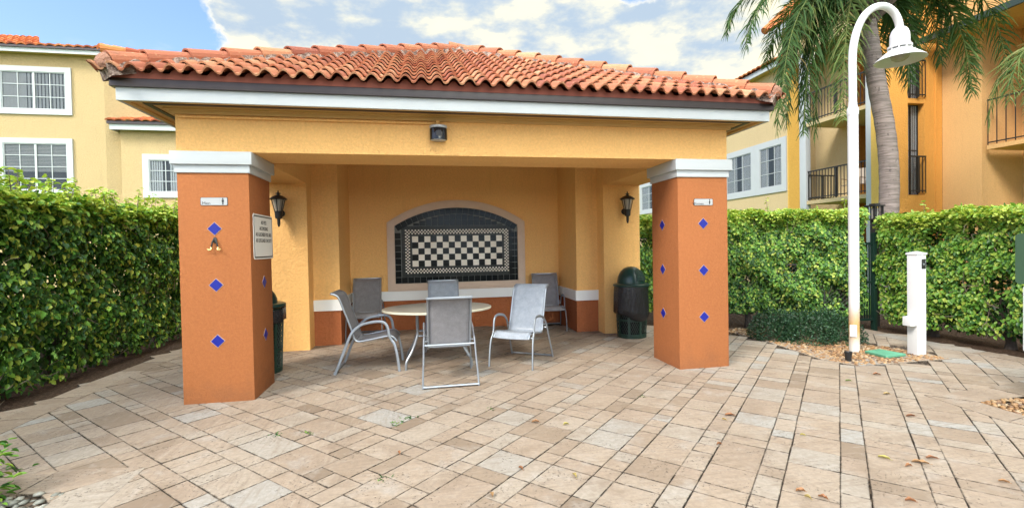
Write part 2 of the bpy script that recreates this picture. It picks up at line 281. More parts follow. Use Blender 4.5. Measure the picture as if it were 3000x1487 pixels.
# ------------------------------------------------------------------ mesh helpers
class MB:
    def __init__(s): s.v = []; s.f = []; s.a = []; s.cur = 0.
    def addv(s, pts):
        i = len(s.v); s.v += [tuple(p) for p in pts]; s.a += [s.cur]*len(pts); return i
    def poly(s, pts): i = s.addv(pts); s.f.append(tuple(range(i, i+len(pts)))); return s
    def box(s, x0, x1, y0, y1, z0, z1):
        x0, x1 = sorted((x0, x1)); y0, y1 = sorted((y0, y1)); z0, z1 = sorted((z0, z1))
        i = s.addv([(x0, y0, z0), (x1, y0, z0), (x1, y1, z0), (x0, y1, z0), (x0, y0, z1), (x1, y0, z1), (x1, y1, z1), (x0, y1, z1)])
        s.f += [tuple(i+k for k in q) for q in ((3, 2, 1, 0), (4, 5, 6, 7), (0, 1, 5, 4), (1, 2, 6, 5), (2, 3, 7, 6), (3, 0, 4, 7))]; return s
    def obox(s, c, size, mat=None):
        mat = mat or Matrix.Identity(3); hx, hy, hz = [k/2 for k in size]
        P = [Vector(c)+mat @ Vector(q) for q in ((-hx, -hy, -hz), (hx, -hy, -hz), (hx, hy, -hz), (-hx, hy, -hz), (-hx, -hy, hz), (hx, -hy, hz), (hx, hy, hz), (-hx, hy, hz))]
        i = s.addv(P); s.f += [tuple(i+k for k in q) for q in ((3, 2, 1, 0), (4, 5, 6, 7), (0, 1, 5, 4), (1, 2, 6, 5), (2, 3, 7, 6), (3, 0, 4, 7))]; return s
    def prism(s, poly, z0, z1):       # plan polygon (ccw)
        n = len(poly); i = s.addv([(x, y, z0) for x, y in poly]+[(x, y, z1) for x, y in poly])
        s.f.append(tuple(i+k for k in reversed(range(n)))); s.f.append(tuple(i+n+k for k in range(n)))
        for k in range(n): s.f.append((i+k, i+(k+1) % n, i+n+(k+1) % n, i+n+k))
        return s
    def extr(s, poly, d):             # polygon of 3-D points extruded by vector d
        n = len(poly); P = [Vector(p) for p in poly]; d = Vector(d); i = s.addv(P+[p+d for p in P])
        s.f.append(tuple(i+k for k in range(n))); s.f.append(tuple(i+n+k for k in reversed(range(n))))
        for k in range(n): s.f.append((i+(k+1) % n, i+k, i+n+k, i+n+(k+1) % n))
        return s
    def tube(s, path, rad, n=8, flat=1., up=None, cap=True):
        P = [Vector(p) for p in path]; m = len(P); rr = rad if isinstance(rad, (list, tuple)) else [rad]*m
        i = len(s.v); prev = None
        for k in range(m):
            d = (P[min(k+1, m-1)]-P[max(k-1, 0)]).normalized()
            if up is not None: a = Vector(up)
            elif prev is not None: a = prev
            else: a = Vector((0, 0, 1)) if abs(d.z) < .9 else Vector((1, 0, 0))
            b = (a-d*a.dot(d)).normalized(); c = d.cross(b); prev = b
            s.addv([P[k]+(b*math.cos(q)*flat+c*math.sin(q))*rr[k] for q in (2*math.pi*j/n for j in range(n))])
        for k in range(m-1):
            for j in range(n):
                s.f.append((i+k*n+j, i+k*n+(j+1) % n, i+(k+1)*n+(j+1) % n, i+(k+1)*n+j))
        if cap:
            s.f.append(tuple(i+j for j in reversed(range(n)))); s.f.append(tuple(i+(m-1)*n+j for j in range(n)))
        return s
    def lathe(s, prof, n=24, c=(0, 0, 0), sx=1., sy=1.):
        i = len(s.v); m = len(prof)
        for rr, z in prof:
            s.addv([(c[0]+rr*sx*math.cos(2*math.pi*j/n), c[1]+rr*sy*math.sin(2*math.pi*j/n), c[2]+z) for j in range(n)])
        for k in range(m-1):
            for j in range(n): s.f.append((i+k*n+j, i+k*n+(j+1) % n, i+(k+1)*n+(j+1) % n, i+(k+1)*n+j))
        s.f.append(tuple(i+j for j in reversed(range(n)))); s.f.append(tuple(i+(m-1)*n+j for j in range(n))); return s
    def build(s, name, mat, parent=None, smooth=False, bevel=0., local=False):
        me = bpy.data.meshes.new(name); off = Vector((0, 0, 0))
        if parent is not None and not local:
            p = parent
            while p is not None: off = off+Vector(p.location); p = p.parent
        me.from_pydata([tuple(Vector(q)-off) for q in s.v], [], s.f)
        at = me.attributes.new('rnd', 'FLOAT', 'POINT'); at.data.foreach_set('value', s.a)
        if bevel:
            bm = bmesh.new(); bm.from_mesh(me); bmesh.ops.remove_doubles(bm, verts=bm.verts, dist=1e-5)
            ed = [e for e in bm.edges if len(e.link_faces) == 2 and e.calc_face_angle(0) > .6]
            bmesh.ops.bevel(bm, geom=ed, offset=bevel, segments=2, affect='EDGES', profile=.6); bm.to_mesh(me); bm.free()
        me.materials.append(mat)
        if smooth or bevel:
            me.polygons.foreach_set('use_smooth', [True]*len(me.polygons)); me.set_sharp_from_angle(angle=R(38))
        me.update(); o = bpy.data.objects.new(name, me); COL.objects.link(o); o.parent = parent; return o
def np_mesh(name, V, F, rnd, mat, parent=None, smooth=False, extra=None):
    me = bpy.data.meshes.new(name); V = np.asarray(V, np.float32)
    if parent is not None: V = V-np.array(parent.location, np.float32)
    k = F.shape[1]; me.vertices.add(len(V)); me.vertices.foreach_set('co', V.ravel())
    me.loops.add(F.size); me.loops.foreach_set('vertex_index', F.ravel().astype(np.int32))
    me.polygons.add(len(F)); me.polygons.foreach_set('loop_start', np.arange(0, F.size, k, dtype=np.int32))
    at = me.attributes.new('rnd', 'FLOAT', 'POINT'); at.data.foreach_set('value', np.asarray(rnd, np.float32))
    me.update(calc_edges=True); me.materials.append(mat)
    if smooth: me.polygons.foreach_set('use_smooth', [True]*len(F))
    o = bpy.data.objects.new(name, me); COL.objects.link(o); o.parent = parent; return o
def tag(o, label=None, cat=None, group=None, kind=None):
    for k, v in (('label', label), ('category', cat), ('group', group), ('kind', kind)):
        if v: o[k] = v
    return o
def thing(name, label, cat, loc=(0, 0, 0), rz=0., group=None):
    o = bpy.data.objects.new(name, None); COL.objects.link(o); o.location = loc; o.rotation_euler = (0, 0, rz); o.empty_display_size = .1
    return tag(o, label, cat, group)
def copy_tree(o, parent=None):
    c = o.copy(); COL.objects.link(c); c.parent = parent
    for ch in list(o.children): copy_tree(ch, c)
    return c
def text_mesh(txt, size, name, mat, parent, loc, rot, sx=1., align='CENTER', depth=.0008):
    cu = bpy.data.curves.new(name, 'FONT'); cu.body = txt; cu.size = size; cu.align_x = align; cu.align_y = 'CENTER'; cu.extrude = depth; cu.resolution_u = 3
    tmp = bpy.data.objects.new(name+'_tmp', cu); COL.objects.link(tmp)
    dg = bpy.context.evaluated_depsgraph_get(); me = bpy.data.meshes.new_from_object(tmp.evaluated_get(dg))
    bpy.data.objects.remove(tmp); me.transform(Matrix.Diagonal((sx, 1, 1, 1))); me.materials.clear(); me.materials.append(mat)
    o = bpy.data.objects.new(name, me); COL.objects.link(o); o.parent = parent
    o.location = Vector(loc)-(Vector(parent.location) if parent else Vector()); o.rotation_euler = rot; return o

# ------------------------------------------------------------------ ground
def tri_sheet(name, pts, z, mat, kind='structure'):
    return tag(MB().poly([(x, y, z) for x, y in pts]).build(name, mat), kind=kind)
tri_sheet('ground', [(-120, -60), (140, -60), (140, 160), (-120, 160)], -.075, M['mulch'])
tri_sheet('lawn', [(-40, -20), (-5.05, -20), (-5.05, 17.5), (-40, 17.5)], -.06, M['lawn'])
tri_sheet('lawn', [(10.2, -10), (40, -10), (40, 40), (3.0, 40), (3.0, 13.2), (6.2, 10.4), (10.2, 8.6)], -.06, M['lawn'])

LEFT_EDGE = [(-4.08, -3), (-4.10, 3.5), (-4.12, 5.4), (-4.14, 6.8), (-4.02, 8.7), (-3.95, 11)]
RIGHT_EDGE = [(4.35, 8.72), (5.15, 8.05), (5.30, 7.35), (5.36, 6.85), (5.28, 6.2), (5.20, 5.45), (5.36, 5.10), (5.85, 5.08), (6.3, 5.10), (6.82, 5.08), (6.84, 5.5), (6.80, 5.75), (6.62, 6.15), (6.75, 6.9), (7.3, 7.4), (7.75, 7.25), (7.68, 6.2), (7.72, 5.3), (7.75, 4.2), (8.0, -3)]
PATIO = LEFT_EDGE+RIGHT_EDGE
BED_L = [(-4.3, 3.72), (-2.72, 3.70), (-2.42, 3.66), (-2.40, 3.2), (-2.55, 2.4), (-3.2, 2.0), (-4.3, 2.0)]
BED_R = [(5.27, 3.69), (5.9, 3.72), (7.0, 3.9), (7.4, 3.0), (6.6, 2.3), (5.6, 2.6), (5.24, 3.3)]
def inside(p, poly):
    x, y = p; c = False; n = len(poly)
    for i in range(n):
        x1, y1 = poly[i]; x2, y2 = poly[(i+1) % n]
        if (y1 > y) != (y2 > y) and x < (x2-x1)*(y-y1)/(y2-y1)+x1: c = not c
    return c
tri_sheet('pavement_base', PATIO, -.022, M['joint'])
# pavers: wide and narrow courses at 45 degrees to the building, running away to the right and turning on the left side
UN = .1575; GAP = .0021
occ = {}; pav = []
def uv_xy(a, b): return ((a-b)/math.sqrt(2), (a+b)/math.sqrt(2))      # a along 45 deg, b along 135 deg
def course_bounds(lo, hi, off):
    k = lo; out = []
    while k < hi:
        wd = 2 if ((k-off) % 3) == 0 else 1
        out.append((k, wd)); k += wd
    return out
lo, hi = -60, 84
rr = random.Random(5)
def right_side(a, b):
    x, y = uv_xy((a+.5)*UN, (b+.5)*UN); return x > -.55+.25*math.sin(y*1.7)
for fam in (0, 1):
    for c0, wd in course_bounds(lo, hi, 0):
        k = lo+rr.randint(0, 2)
        while k < hi:
            ln = rr.choice((1, 1, 2, 2, 2, 3) if wd == 2 else (1, 1, 2, 2))
            cells = [((k+i, c0+j) if fam == 0 else (c0+j, k+i)) for i in range(ln) for j in range(wd)]
            ctr = cells[0]
            if (fam == 0) == right_side(*ctr):
                while ln > 1 and any(q in occ for q in cells):
                    ln -= 1; cells = [((k+i, c0+j) if fam == 0 else (c0+j, k+i)) for i in range(ln) for j in range(wd)]
                if any(q in occ for q in cells):
                    cells = [q for q in cells if q not in occ][:1]
                if cells:
                    for q in cells: occ[q] = 1
                    a0 = min(q[0] for q in cells); a1 = max(q[0] for q in cells)+1; b0 = min(q[1] for q in cells); b1 = max(q[1] for q in cells)+1
                    pav.append((a0, a1, b0, b1, fam))
            k += max(ln, 1)
for a in range(lo, hi):
    for b_ in range(lo, hi):
        if (a, b_) in occ: continue
        q = (a+1, b_) if (a+1, b_) not in occ else ((a, b_+1) if (a, b_+1) not in occ else (a, b_))
        occ[(a, b_)] = 1; occ[q] = 1; pav.append((a, q[0]+1, b_, q[1]+1, 0))
PV, PF, PA, PA2, PT, PE = [], [], [], [], [], []
def paver(pts, top, fam, g=GAP):
    jx, jy, ja = rr.gauss(0, .0014), rr.gauss(0, .0014), rr.gauss(0, .004); mx_ = sum(p[0] for p in pts)/len(pts); my_ = sum(p[1] for p in pts)/len(pts)
    pts = [(mx_+(x-mx_)-(y-my_)*ja+jx, my_+(y-my_)+(x-mx_)*ja+jy) for x, y in pts]
    cx = sum(p[0] for p in pts)/len(pts); cyy = sum(p[1] for p in pts)/len(pts)
    dz = rr.uniform(-.0016, .0016)+top; n = len(pts); i = len(PV)
    tone = min(1, max(0, rr.gauss(.56, .24))); tone = rr.uniform(.05, 1) if rr.random() < .16 else tone
    def inset(d):
        out = []
        for k in range(n):
            p0, p1, p2 = Vector(pts[k-1]), Vector(pts[k]), Vector(pts[(k+1) % n])
            e1 = (p1-p0).normalized(); e2 = (p2-p1).normalized(); n1 = Vector((-e1.y, e1.x)); n2 = Vector((-e2.y, e2.x))
            q = n1+n2; out.append(p1+q*(d/max(.3, 1+n1.dot(n2))))
        return out
    o1 = inset(g*rr.uniform(.7, 1.6)); o2 = inset(g*1.6+.0062)
    tl = [rr.uniform(-.0012, .0012) for _ in range(n)]
    for q in o1: PV.append((q.x, q.y, -.03))
    for q, e in zip(o1, tl): PV.append((q.x, q.y, dz-.0022+e))
    for q, e in zip(o2, tl): PV.append((q.x, q.y, dz+e))
    for k in range(n):
        PF.append((i+k, i+(k+1) % n, i+n+(k+1) % n, i+n+k)); PF.append((i+n+k, i+n+(k+1) % n, i+2*n+(k+1) % n, i+2*n+k))
    PF.append(tuple(i+2*n+k for k in range(n)))
    PA.extend([tone]*3*n); PA2.extend([rr.random()]*3*n); PT.extend([float(fam)]*3*n); PE.extend([1.]*2*n+[0.]*n)
def seg_d(p, a, b):
    ax, ay = a; bx, by = b; dx, dy = bx-ax, by-ay; t = max(0, min(1, ((p[0]-ax)*dx+(p[1]-ay)*dy)/(dx*dx+dy*dy)))
    return math.hypot(p[0]-ax-t*dx, p[1]-ay-t*dy)
BANDS = [  # (edge line along the planting, width to the patio side, side sign)
    (LEFT_EDGE, .34, -1), ([(5.30, 7.35), (5.36, 6.85), (5.28, 6.2), (5.20, 5.45), (5.36, 5.10), (5.85, 5.08), (6.3, 5.10), (6.82, 5.08)], .32, 1),
    ([(-4.3, 3.72), (-2.72, 3.70), (-2.42, 3.66), (-2.40, 3.2), (-2.55, 2.4)], .36, 1), ([(7.0, 3.9), (5.9, 3.72), (5.27, 3.69), (5.24, 3.3), (5.6, 2.6)], .31, -1),
    ([(7.75, 7.25), (7.68, 6.2), (7.72, 5.3), (7.75, 4.2), (7.8, 3.2)], .30, -1)]
def offset_line(pl, d):
    out = []
    for k in range(len(pl)):
        p = Vector(pl[k]); e1 = (p-Vector(pl[k-1])).normalized() if k else (Vector(pl[1])-p).normalized(); e2 = (Vector(pl[k+1])-p).normalized() if k < len(pl)-1 else e1
        n1 = Vector((-e1.y, e1.x)); n2 = Vector((-e2.y, e2.x)); out.append(p+(n1+n2)*(d/max(.5, 1+n1.dot(n2))))
    return out
band_polys = []
for pl, wdt, sg in BANDS:
    o = offset_line(pl, wdt*sg); band_polys.append([tuple(p) for p in pl]+[tuple(q) for q in reversed(o)])
    for k in range(len(pl)-1):
        a, b = Vector(pl[k]), Vector(pl[k+1]); c, d = o[k], o[k+1]; L = (b-a).length; n = max(1, round(L/rr.uniform(.42, .62)))
        for i in range(n):
            t0, t1 = i/n, (i+1)/n; q = [a.lerp(b, t0), a.lerp(b, t1), c.lerp(d, t1), c.lerp(d, t0)]
            if sg < 0: q.reverse()
            paver([tuple(p) for p in q], .0035, 0, .003)
for a0, a1, b0, b1, fam in pav:
    q = [uv_xy(a*UN, b*UN) for a, b in ((a0, b0), (a1, b0), (a1, b1), (a0, b1))]
    ctr = uv_xy((a0+a1)/2*UN, (b0+b1)/2*UN)
    if ctr[1] < .6 or not inside(ctr, PATIO) or inside(ctr, BED_L) or inside(ctr, BED_R): continue
    if any(all(inside(p, bp) for p in q) for bp in band_polys): continue
    if sum(inside(p, PATIO) for p in q) < 3: continue
    paver(q, 0., fam)
me = bpy.data.meshes.new('pavement'); me.from_pydata(PV, [], PF)
for nm, dat in (('rnd', PA), ('rnd2', PA2), ('turn', PT), ('edge', PE)):
    at = me.attributes.new(nm, 'FLOAT', 'POINT'); at.data.foreach_set('value', dat)
me.materials.append(M['trav']); po = bpy.data.objects.new('pavement', me); COL.objects.link(po); tag(po, kind='structure')

# ------------------------------------------------------------------ pebble beds (stuff)
ico = bmesh.new(); bmesh.ops.create_icosphere(ico, subdivisions=1, radius=1); ICO_V = np.array([v.co[:] for v in ico.verts]); ICO_F = np.array([[v.index for v in fc.verts] for fc in ico.faces]); ico.free()
def pebbles(name, poly, n, rmin, rmax, mat, z0=-.03, seed=1):
    g = np.random.default_rng(seed); xs = [p[0] for p in poly]; ys = [p[1] for p in poly]; V = []; F = []; A = []; k = 0; cnt = 0
    while cnt < n:
        p = (g.uniform(min(xs), max(xs)), g.uniform(min(ys), max(ys)))
        if not inside(p, poly): continue
        s = g.uniform(rmin, rmax, 3)*np.array([1.25, 1, .62]); q = Matrix.Rotation(g.uniform(0, 6.3), 3, 'Z') @ Matrix.Rotation(g.normal(0, .35), 3, 'X')
        v = (ICO_V*(1+g.normal(0, .09, (len(ICO_V), 1)))*s) @ np.array(q).T+np.array([p[0], p[1], z0+g.uniform(0, .035)])
        V.append(v); F.append(ICO_F+k); k += len(v); A.append(np.full(len(v), g.uniform())); cnt += 1
    return tag(np_mesh(name, np.concatenate(V), np.concatenate(F), np.concatenate(A), mat, smooth=True), kind='stuff')
ISLAND = [(4.55, 8.65), (5.20, 8.05), (5.33, 7.35), (5.39, 6.85), (5.31, 6.2), (5.23, 5.46), (5.38, 5.13), (5.85, 5.11), (6.3, 5.13), (6.80, 5.10), (6.82, 5.5), (6.76, 5.75), (6.58, 6.15), (6.3, 6.9), (5.8, 7.7), (5.0, 8.5)]
pebbles('pebbles', ISLAND, 5200, .014, .034, M['pebble'])
pebbles('pebbles', BED_R, 2600, .012, .03, M['pebble'], seed=3)
pebbles('pebbles', BED_L, 1600, .016, .034, M['pebble2'], seed=4)

# ------------------------------------------------------------------ pavilion
PX0, PX1, PYF, PS = -2.520, 3.838, 5.50, .692            # outer faces of the pillars, front plane, pillar side
PXI0, PXI1 = PX0+PS, PX1-PS
HB, HT, BT = 2.428, 2.648, 3.075
pav_o = thing('pavilion', 'yellow stucco pool pavilion with rust pillars and a red tiled hip roof', 'pavilion', (.659, PYF, 0))
def pillar(x0, inner):
    p = MB().box(x0, x0+PS, PYF, PYF+PS, -.03, HT-.01).build('pillar', M['rust'], pav_o, bevel=.008)
    c = MB()
    for o_, za, zb in ((.016, HB, 2.512), (.046, 2.512, HT)):
        c.box(x0-o_, x0+PS+o_, PYF-o_, PYF+PS+o_, za, zb)
    c.build('capital', M['white'], p, bevel=.005)
    def dia(c0, axis, sgn):
        s_, g_ = .066, .074
        for k, (rad, th, mt, nm) in enumerate(((g_, .003, 'grout_w', 'tile_grout'), (s_, .006, 'blue', 'diamond_tile'))):
            pts = []
            for a in range(4):
                da, dz = rad*math.cos(a*math.pi/2), rad*math.sin(a*math.pi/2)
                pts.append((c0[0]+da, c0[1], c0[2]+dz) if axis == 'x' else (c0[0], c0[1]+da, c0[2]+dz))
            ex = (0, sgn*th, 0) if axis == 'x' else (sgn*th, 0, 0)
            MB().extr(pts, ex).build(nm, M[mt], p)
    cx = x0+PS/2
    for z in (1.841, 1.246, .653): dia((cx, PYF, z), 'x', -1)
    xi = x0+PS if inner > 0 else x0
    for z in ((1.241, .635) if inner > 0 else (1.842, 1.250, .662)): dia((xi, 5.90, z), 'y', inner)
    return p
pillar(PX0, 1); pillar(PX1-PS, -1)
b = MB()
WT = 3.30
b.box(PX0, PX1, PYF, PYF+PS, HT, WT)
b.box(PX0, PXI0, PYF+PS, 8.03, HT, WT-.001); b.box(PXI1, PX1, PYF+PS, 8.03, HT, WT-.001)
b.build('beam', M['yellow'], pav_o, bevel=.006)
YP, YD, YN, YB = 8.03, 8.345, 9.50, 11.55            # pier face, dado face, niche back wall, rear wall
NX0, NX1 = -1.407, 2.735
wl = MB()
wl.prism([(PX0, YP), (PXI0, YP), (PXI0, YD), (NX0, YD), (NX0, YN), (NX1, YN), (NX1, YD), (PXI1, YD), (PXI1, YP), (PX1, YP), (PX1, YB), (PX0, YB)], -.03, WT-.002)
wl.build('wall', M['yellow'], pav_o, bevel=.012)
dd = MB(); th = .006
for (x0, x1, y0, y1) in ((PXI0+.002, NX0+th, YD-th, YD), (NX1-th, PXI1-.002, YD-th, YD), (NX0, NX0+th, YD, YN), (NX1-th, NX1, YD, YN), (NX0+th, NX1-th, YN-th, YN)):
    dd.box(x0, x1, y0, y1, -.02, .578)
dd.build('dado', M['dado'], pav_o)
bd = MB(); th = .032
for (x0, x1, y0, y1) in ((PXI0+.003, NX0+th, YD-th, YD), (NX1-th, PXI1-.003, YD-th, YD), (NX0, NX0+th, YD, YN), (NX1-th, NX1, YD, YN), (NX0+th, NX1-th, YN-th, YN)):
    bd.box(x0, x1, y0, y1, .578, .762)
bd.build('chair_rail', M['trimwhite'], pav_o)
MB().box(PXI0, PXI1, PYF+PS, YN, WT-.03, WT-.004).build('ceiling', M['ceiling'], pav_o)
# eaves
OV = .345; FX0, FX1, FYF, FYB = PX0-OV, PX1+OV, PYF-OV, YB+OV
def ring(mb, x0, x1, y0, y1, t_, z0, z1):
    mb.box(x0, x1, y0, y0+t_, z0, z1); mb.box(x0, x1, y1-t_, y1, z0, z1); mb.box(x0, x0+t_, y0+t_, y1-t_, z0, z1); mb.box(x1-t_, x1, y0+t_, y1-t_, z0, z1)
s_ = MB(); ring(s_, FX0+.03, FX1-.03, FYF+.03, FYB-.03, OV-.032, BT+.012, BT+.03)
ring(s_, FX0+.025, FX1-.025, FYF+.025, FYB-.025, .05, BT-.008, BT+.012)
ring(s_, PX0-.075, PX1+.075, PYF-.075, YB+.075, .075, BT-.006, BT+.0115); ring(s_, PX0-.035, PX1+.035, PYF-.035, YB+.035, .034, BT-.045, BT-.0062)
s_.build('soffit', M['soffit'], pav_o)
v_ = MB(); ring(v_, FX0+.15, FX1-.15, FYF+.15, FYB-.15, .05, BT+.004, BT+.0118); v_.build('soffit_vent', M['drip'], pav_o)
fa = MB(); ring(fa, FX0, FX1, FYF, FYB, .03, BT-.012, 3.196); fa.build('fascia', M['white'], pav_o, bevel=.003)
de = MB(); ring(de, FX0-.035, FX1+.035, FYF-.035, FYB+.035, .06, 3.186, 3.272); de.build('drip_edge', M['drip'], pav_o, bevel=.003)
# hip roof
def tiled_slope(bm, lay, a0, along, inward, width, rows, ex, zc, slope, pitch, tri_depth, seed, prof_h=.052, thick=.020):
    """S tiles on one slope: a0 eave start, along/inward unit plan vectors; clipped to the hip lines at 45 degrees"""
    g = random.Random(seed); n = int(width/pitch); off = (width-n*pitch)/2
    cs = 1/math.sqrt(1+slope*slope); upn = Vector((-inward.x*slope*cs, -inward.y*slope*cs, cs)); upslope = Vector((inward.x*cs, inward.y*cs, slope*cs))
    T = [0, .1, .2, .3, .38, .46, .54, .62, .70, .78, .86, .94, 1.0]
    def prof(t): 
        if t < .30: return -.012*math.sin(math.pi*t/.30)
        return prof_h*math.sin(math.pi*(t-.30)/.70)**.85 if t < 1 else 0
    for i in range(rows):
        for j in range(-1, n+1):
            smid = (i+.5)*ex*cs
            if (j+1.6)*pitch+off < smid-.1 or width-(j*pitch+off) < smid-.2: continue
            tone = min(1, max(0, g.gauss(.55, .24))); jit = g.uniform(-.006, .006); lift = g.uniform(-.003, .003)
            rows_v = []
            for (sv, lf) in ((i*ex-.02+jit, .050+lift), (i*ex+.5*ex, .032), ((i+1)*ex+.03, .006)):
                rv = []
                for t in T:
                    p = a0+along*(off+(j+t)*pitch)+upslope*sv+upn*(lf+prof(t)); p = Vector((p.x, p.y, p.z+zc)) if False else p
                    v = bm.verts.new(p); v[lay] = tone; rv.append(v)
                rows_v.append(rv)
            fr = []
            for t in T:
                p = a0+along*(off+(j+t)*pitch)+upslope*(i*ex-.02+jit)+upn*(.050+lift+prof(t)-thick)
                v = bm.verts.new(p); v[lay] = min(1, tone+.22); fr.append(v)
            fr2 = []
            for v0 in rows_v[0]:
                v = bm.verts.new(v0.co); v[lay] = min(1, tone+.22); fr2.append(v)
            for k in range(len(T)-1):
                for q in range(2): bm.faces.new((rows_v[q][k], rows_v[q][k+1], rows_v[q+1][k+1], rows_v[q+1][k])).smooth = True
                bm.faces.new((fr[k], fr[k+1], fr2[k+1], fr2[k]))
EY0 = FYF-.105; EX0, EX1 = FX0-.075, FX1+.055; EYB = FYB+.10; EZ = 3.292; SL = .50
half = (EX1-EX0)/2; APX = (EX0+EX1)/2; D_ = half
rows = 13; slopeL = half*math.sqrt(1+SL*SL); exq = slopeL/rows
bm = bmesh.new(); lay = bm.verts.layers.float.new('rnd')
APY = EY0+half; depth_half = (EYB-EY0)/2
# plan corners; the building is nearly square: the ridge is a short line
def slope_part(a0, al, inw, width, seed, clip0, clip1, rws=rows):
    b2 = bmesh.new(); l2 = b2.verts.layers.float.new('rnd')
    tiled_slope(b2, l2, Vector((a0[0], a0[1], EZ)), Vector((*al, 0)), Vector((*inw, 0)), width, rws, exq, 0, SL, .1665, 0, seed)
    for (pt, no) in (clip0, clip1):
        bmesh.ops.bisect_plane(b2, geom=b2.verts[:]+b2.edges[:]+b2.faces[:], plane_co=(pt[0], pt[1], 0), plane_no=(no[0], no[1], 0), clear_outer=True)
    tmp = bpy.data.meshes.new('t'); b2.to_mesh(tmp); b2.free(); bm.from_mesh(tmp); bpy.data.meshes.remove(tmp)
DB = EYB-EY0
slope_part((EX0, EY0), (1, 0), (0, 1), EX1-EX0, 1, ((EX0, EY0), (-1, 1)), ((EX1, EY0), (1, 1)))
slope_part((EX1, EYB), (-1, 0), (0, -1), EX1-EX0, 2, ((EX1, EYB), (1, -1)), ((EX0, EYB), (-1, -1)))
slope_part((EX1, EY0), (0, 1), (-1, 0), DB, 3, ((EX1, EY0), (-1, -1)), ((EX1, EYB), (-1, 1)))
slope_part((EX0, EYB), (0, -1), (1, 0), DB, 4, ((EX0, EYB), (1, 1)), ((EX0, EY0), (1, -1)))
bmesh.ops.translate(bm, verts=bm.verts, vec=-Vector(pav_o.location))
me = bpy.data.meshes.new('roof'); bm.to_mesh(me); bm.free(); me.materials.append(M['terra']); roof_o = bpy.data.objects.new('roof', me); COL.objects.link(roof_o); roof_o.parent = pav_o
# deck under the tiles
half_d = DB/2; RZ = EZ+SL*min(half, half_d); 
dk = MB(); c4 = [(EX0+.1, EY0+.1, EZ), (EX1-.1, EY0+.1, EZ), (EX1-.1, EYB-.1, EZ), (EX0+.1, EYB-.1, EZ)]
rid0, rid1 = ((APX-(half-half_d), (EY0+EYB)/2, RZ-.06), (APX+(half-half_d), (EY0+EYB)/2, RZ-.06)) if half >= half_d else ((APX, EY0+half, RZ-.06), (APX, EYB-half, RZ-.06))
if half >= half_d: dk.poly([c4[0], c4[1], rid1, rid0]); dk.poly([c4[2], c4[3], rid0, rid1]); dk.poly([c4[1], c4[2], rid1]); dk.poly([c4[3], c4[0], rid0])
else: dk.poly([c4[0], c4[1], rid0]); dk.poly([c4[1], c4[2], rid1, rid0]); dk.poly([c4[2], c4[3], rid1]); dk.poly([c4[3], c4[0], rid0, rid1])
dk.build('roof_deck', M['closure'], roof_o)
# wavy eave closure under the first course
ec = MB()
def closure(a0, al, width, nrm):
    n = int(width/.1665); off = (width-n*.1665)/2
    for j in range(n):
        pts = [Vector(a0)+Vector((*al, 0))*(off+(j+q)*.1665) for q in (0, .3, .42, .54, .65, .76, .88, 1)]
        hs = [.018, .018, .045, .066, .07, .066, .045, .018]
        lo_ = [(p.x, p.y, 3.262) for p in pts]; hi_ = [(p.x, p.y, EZ+.008+h*.9) for p, h in zip(pts, hs)]
        for k in range(7): ec.poly([lo_[k], lo_[k+1], hi_[k+1], hi_[k]])
q_ = .035
closure((EX0, EY0+q_+.03, 0), (1, 0), EX1-EX0, 0); closure((EX1-q_-.03, EY0, 0), (0, 1), DB, 0); closure((EX0+q_+.03, EYB, 0), (0, -1), DB, 0)
ec.build('eave_closure', M['closure'], roof_o)
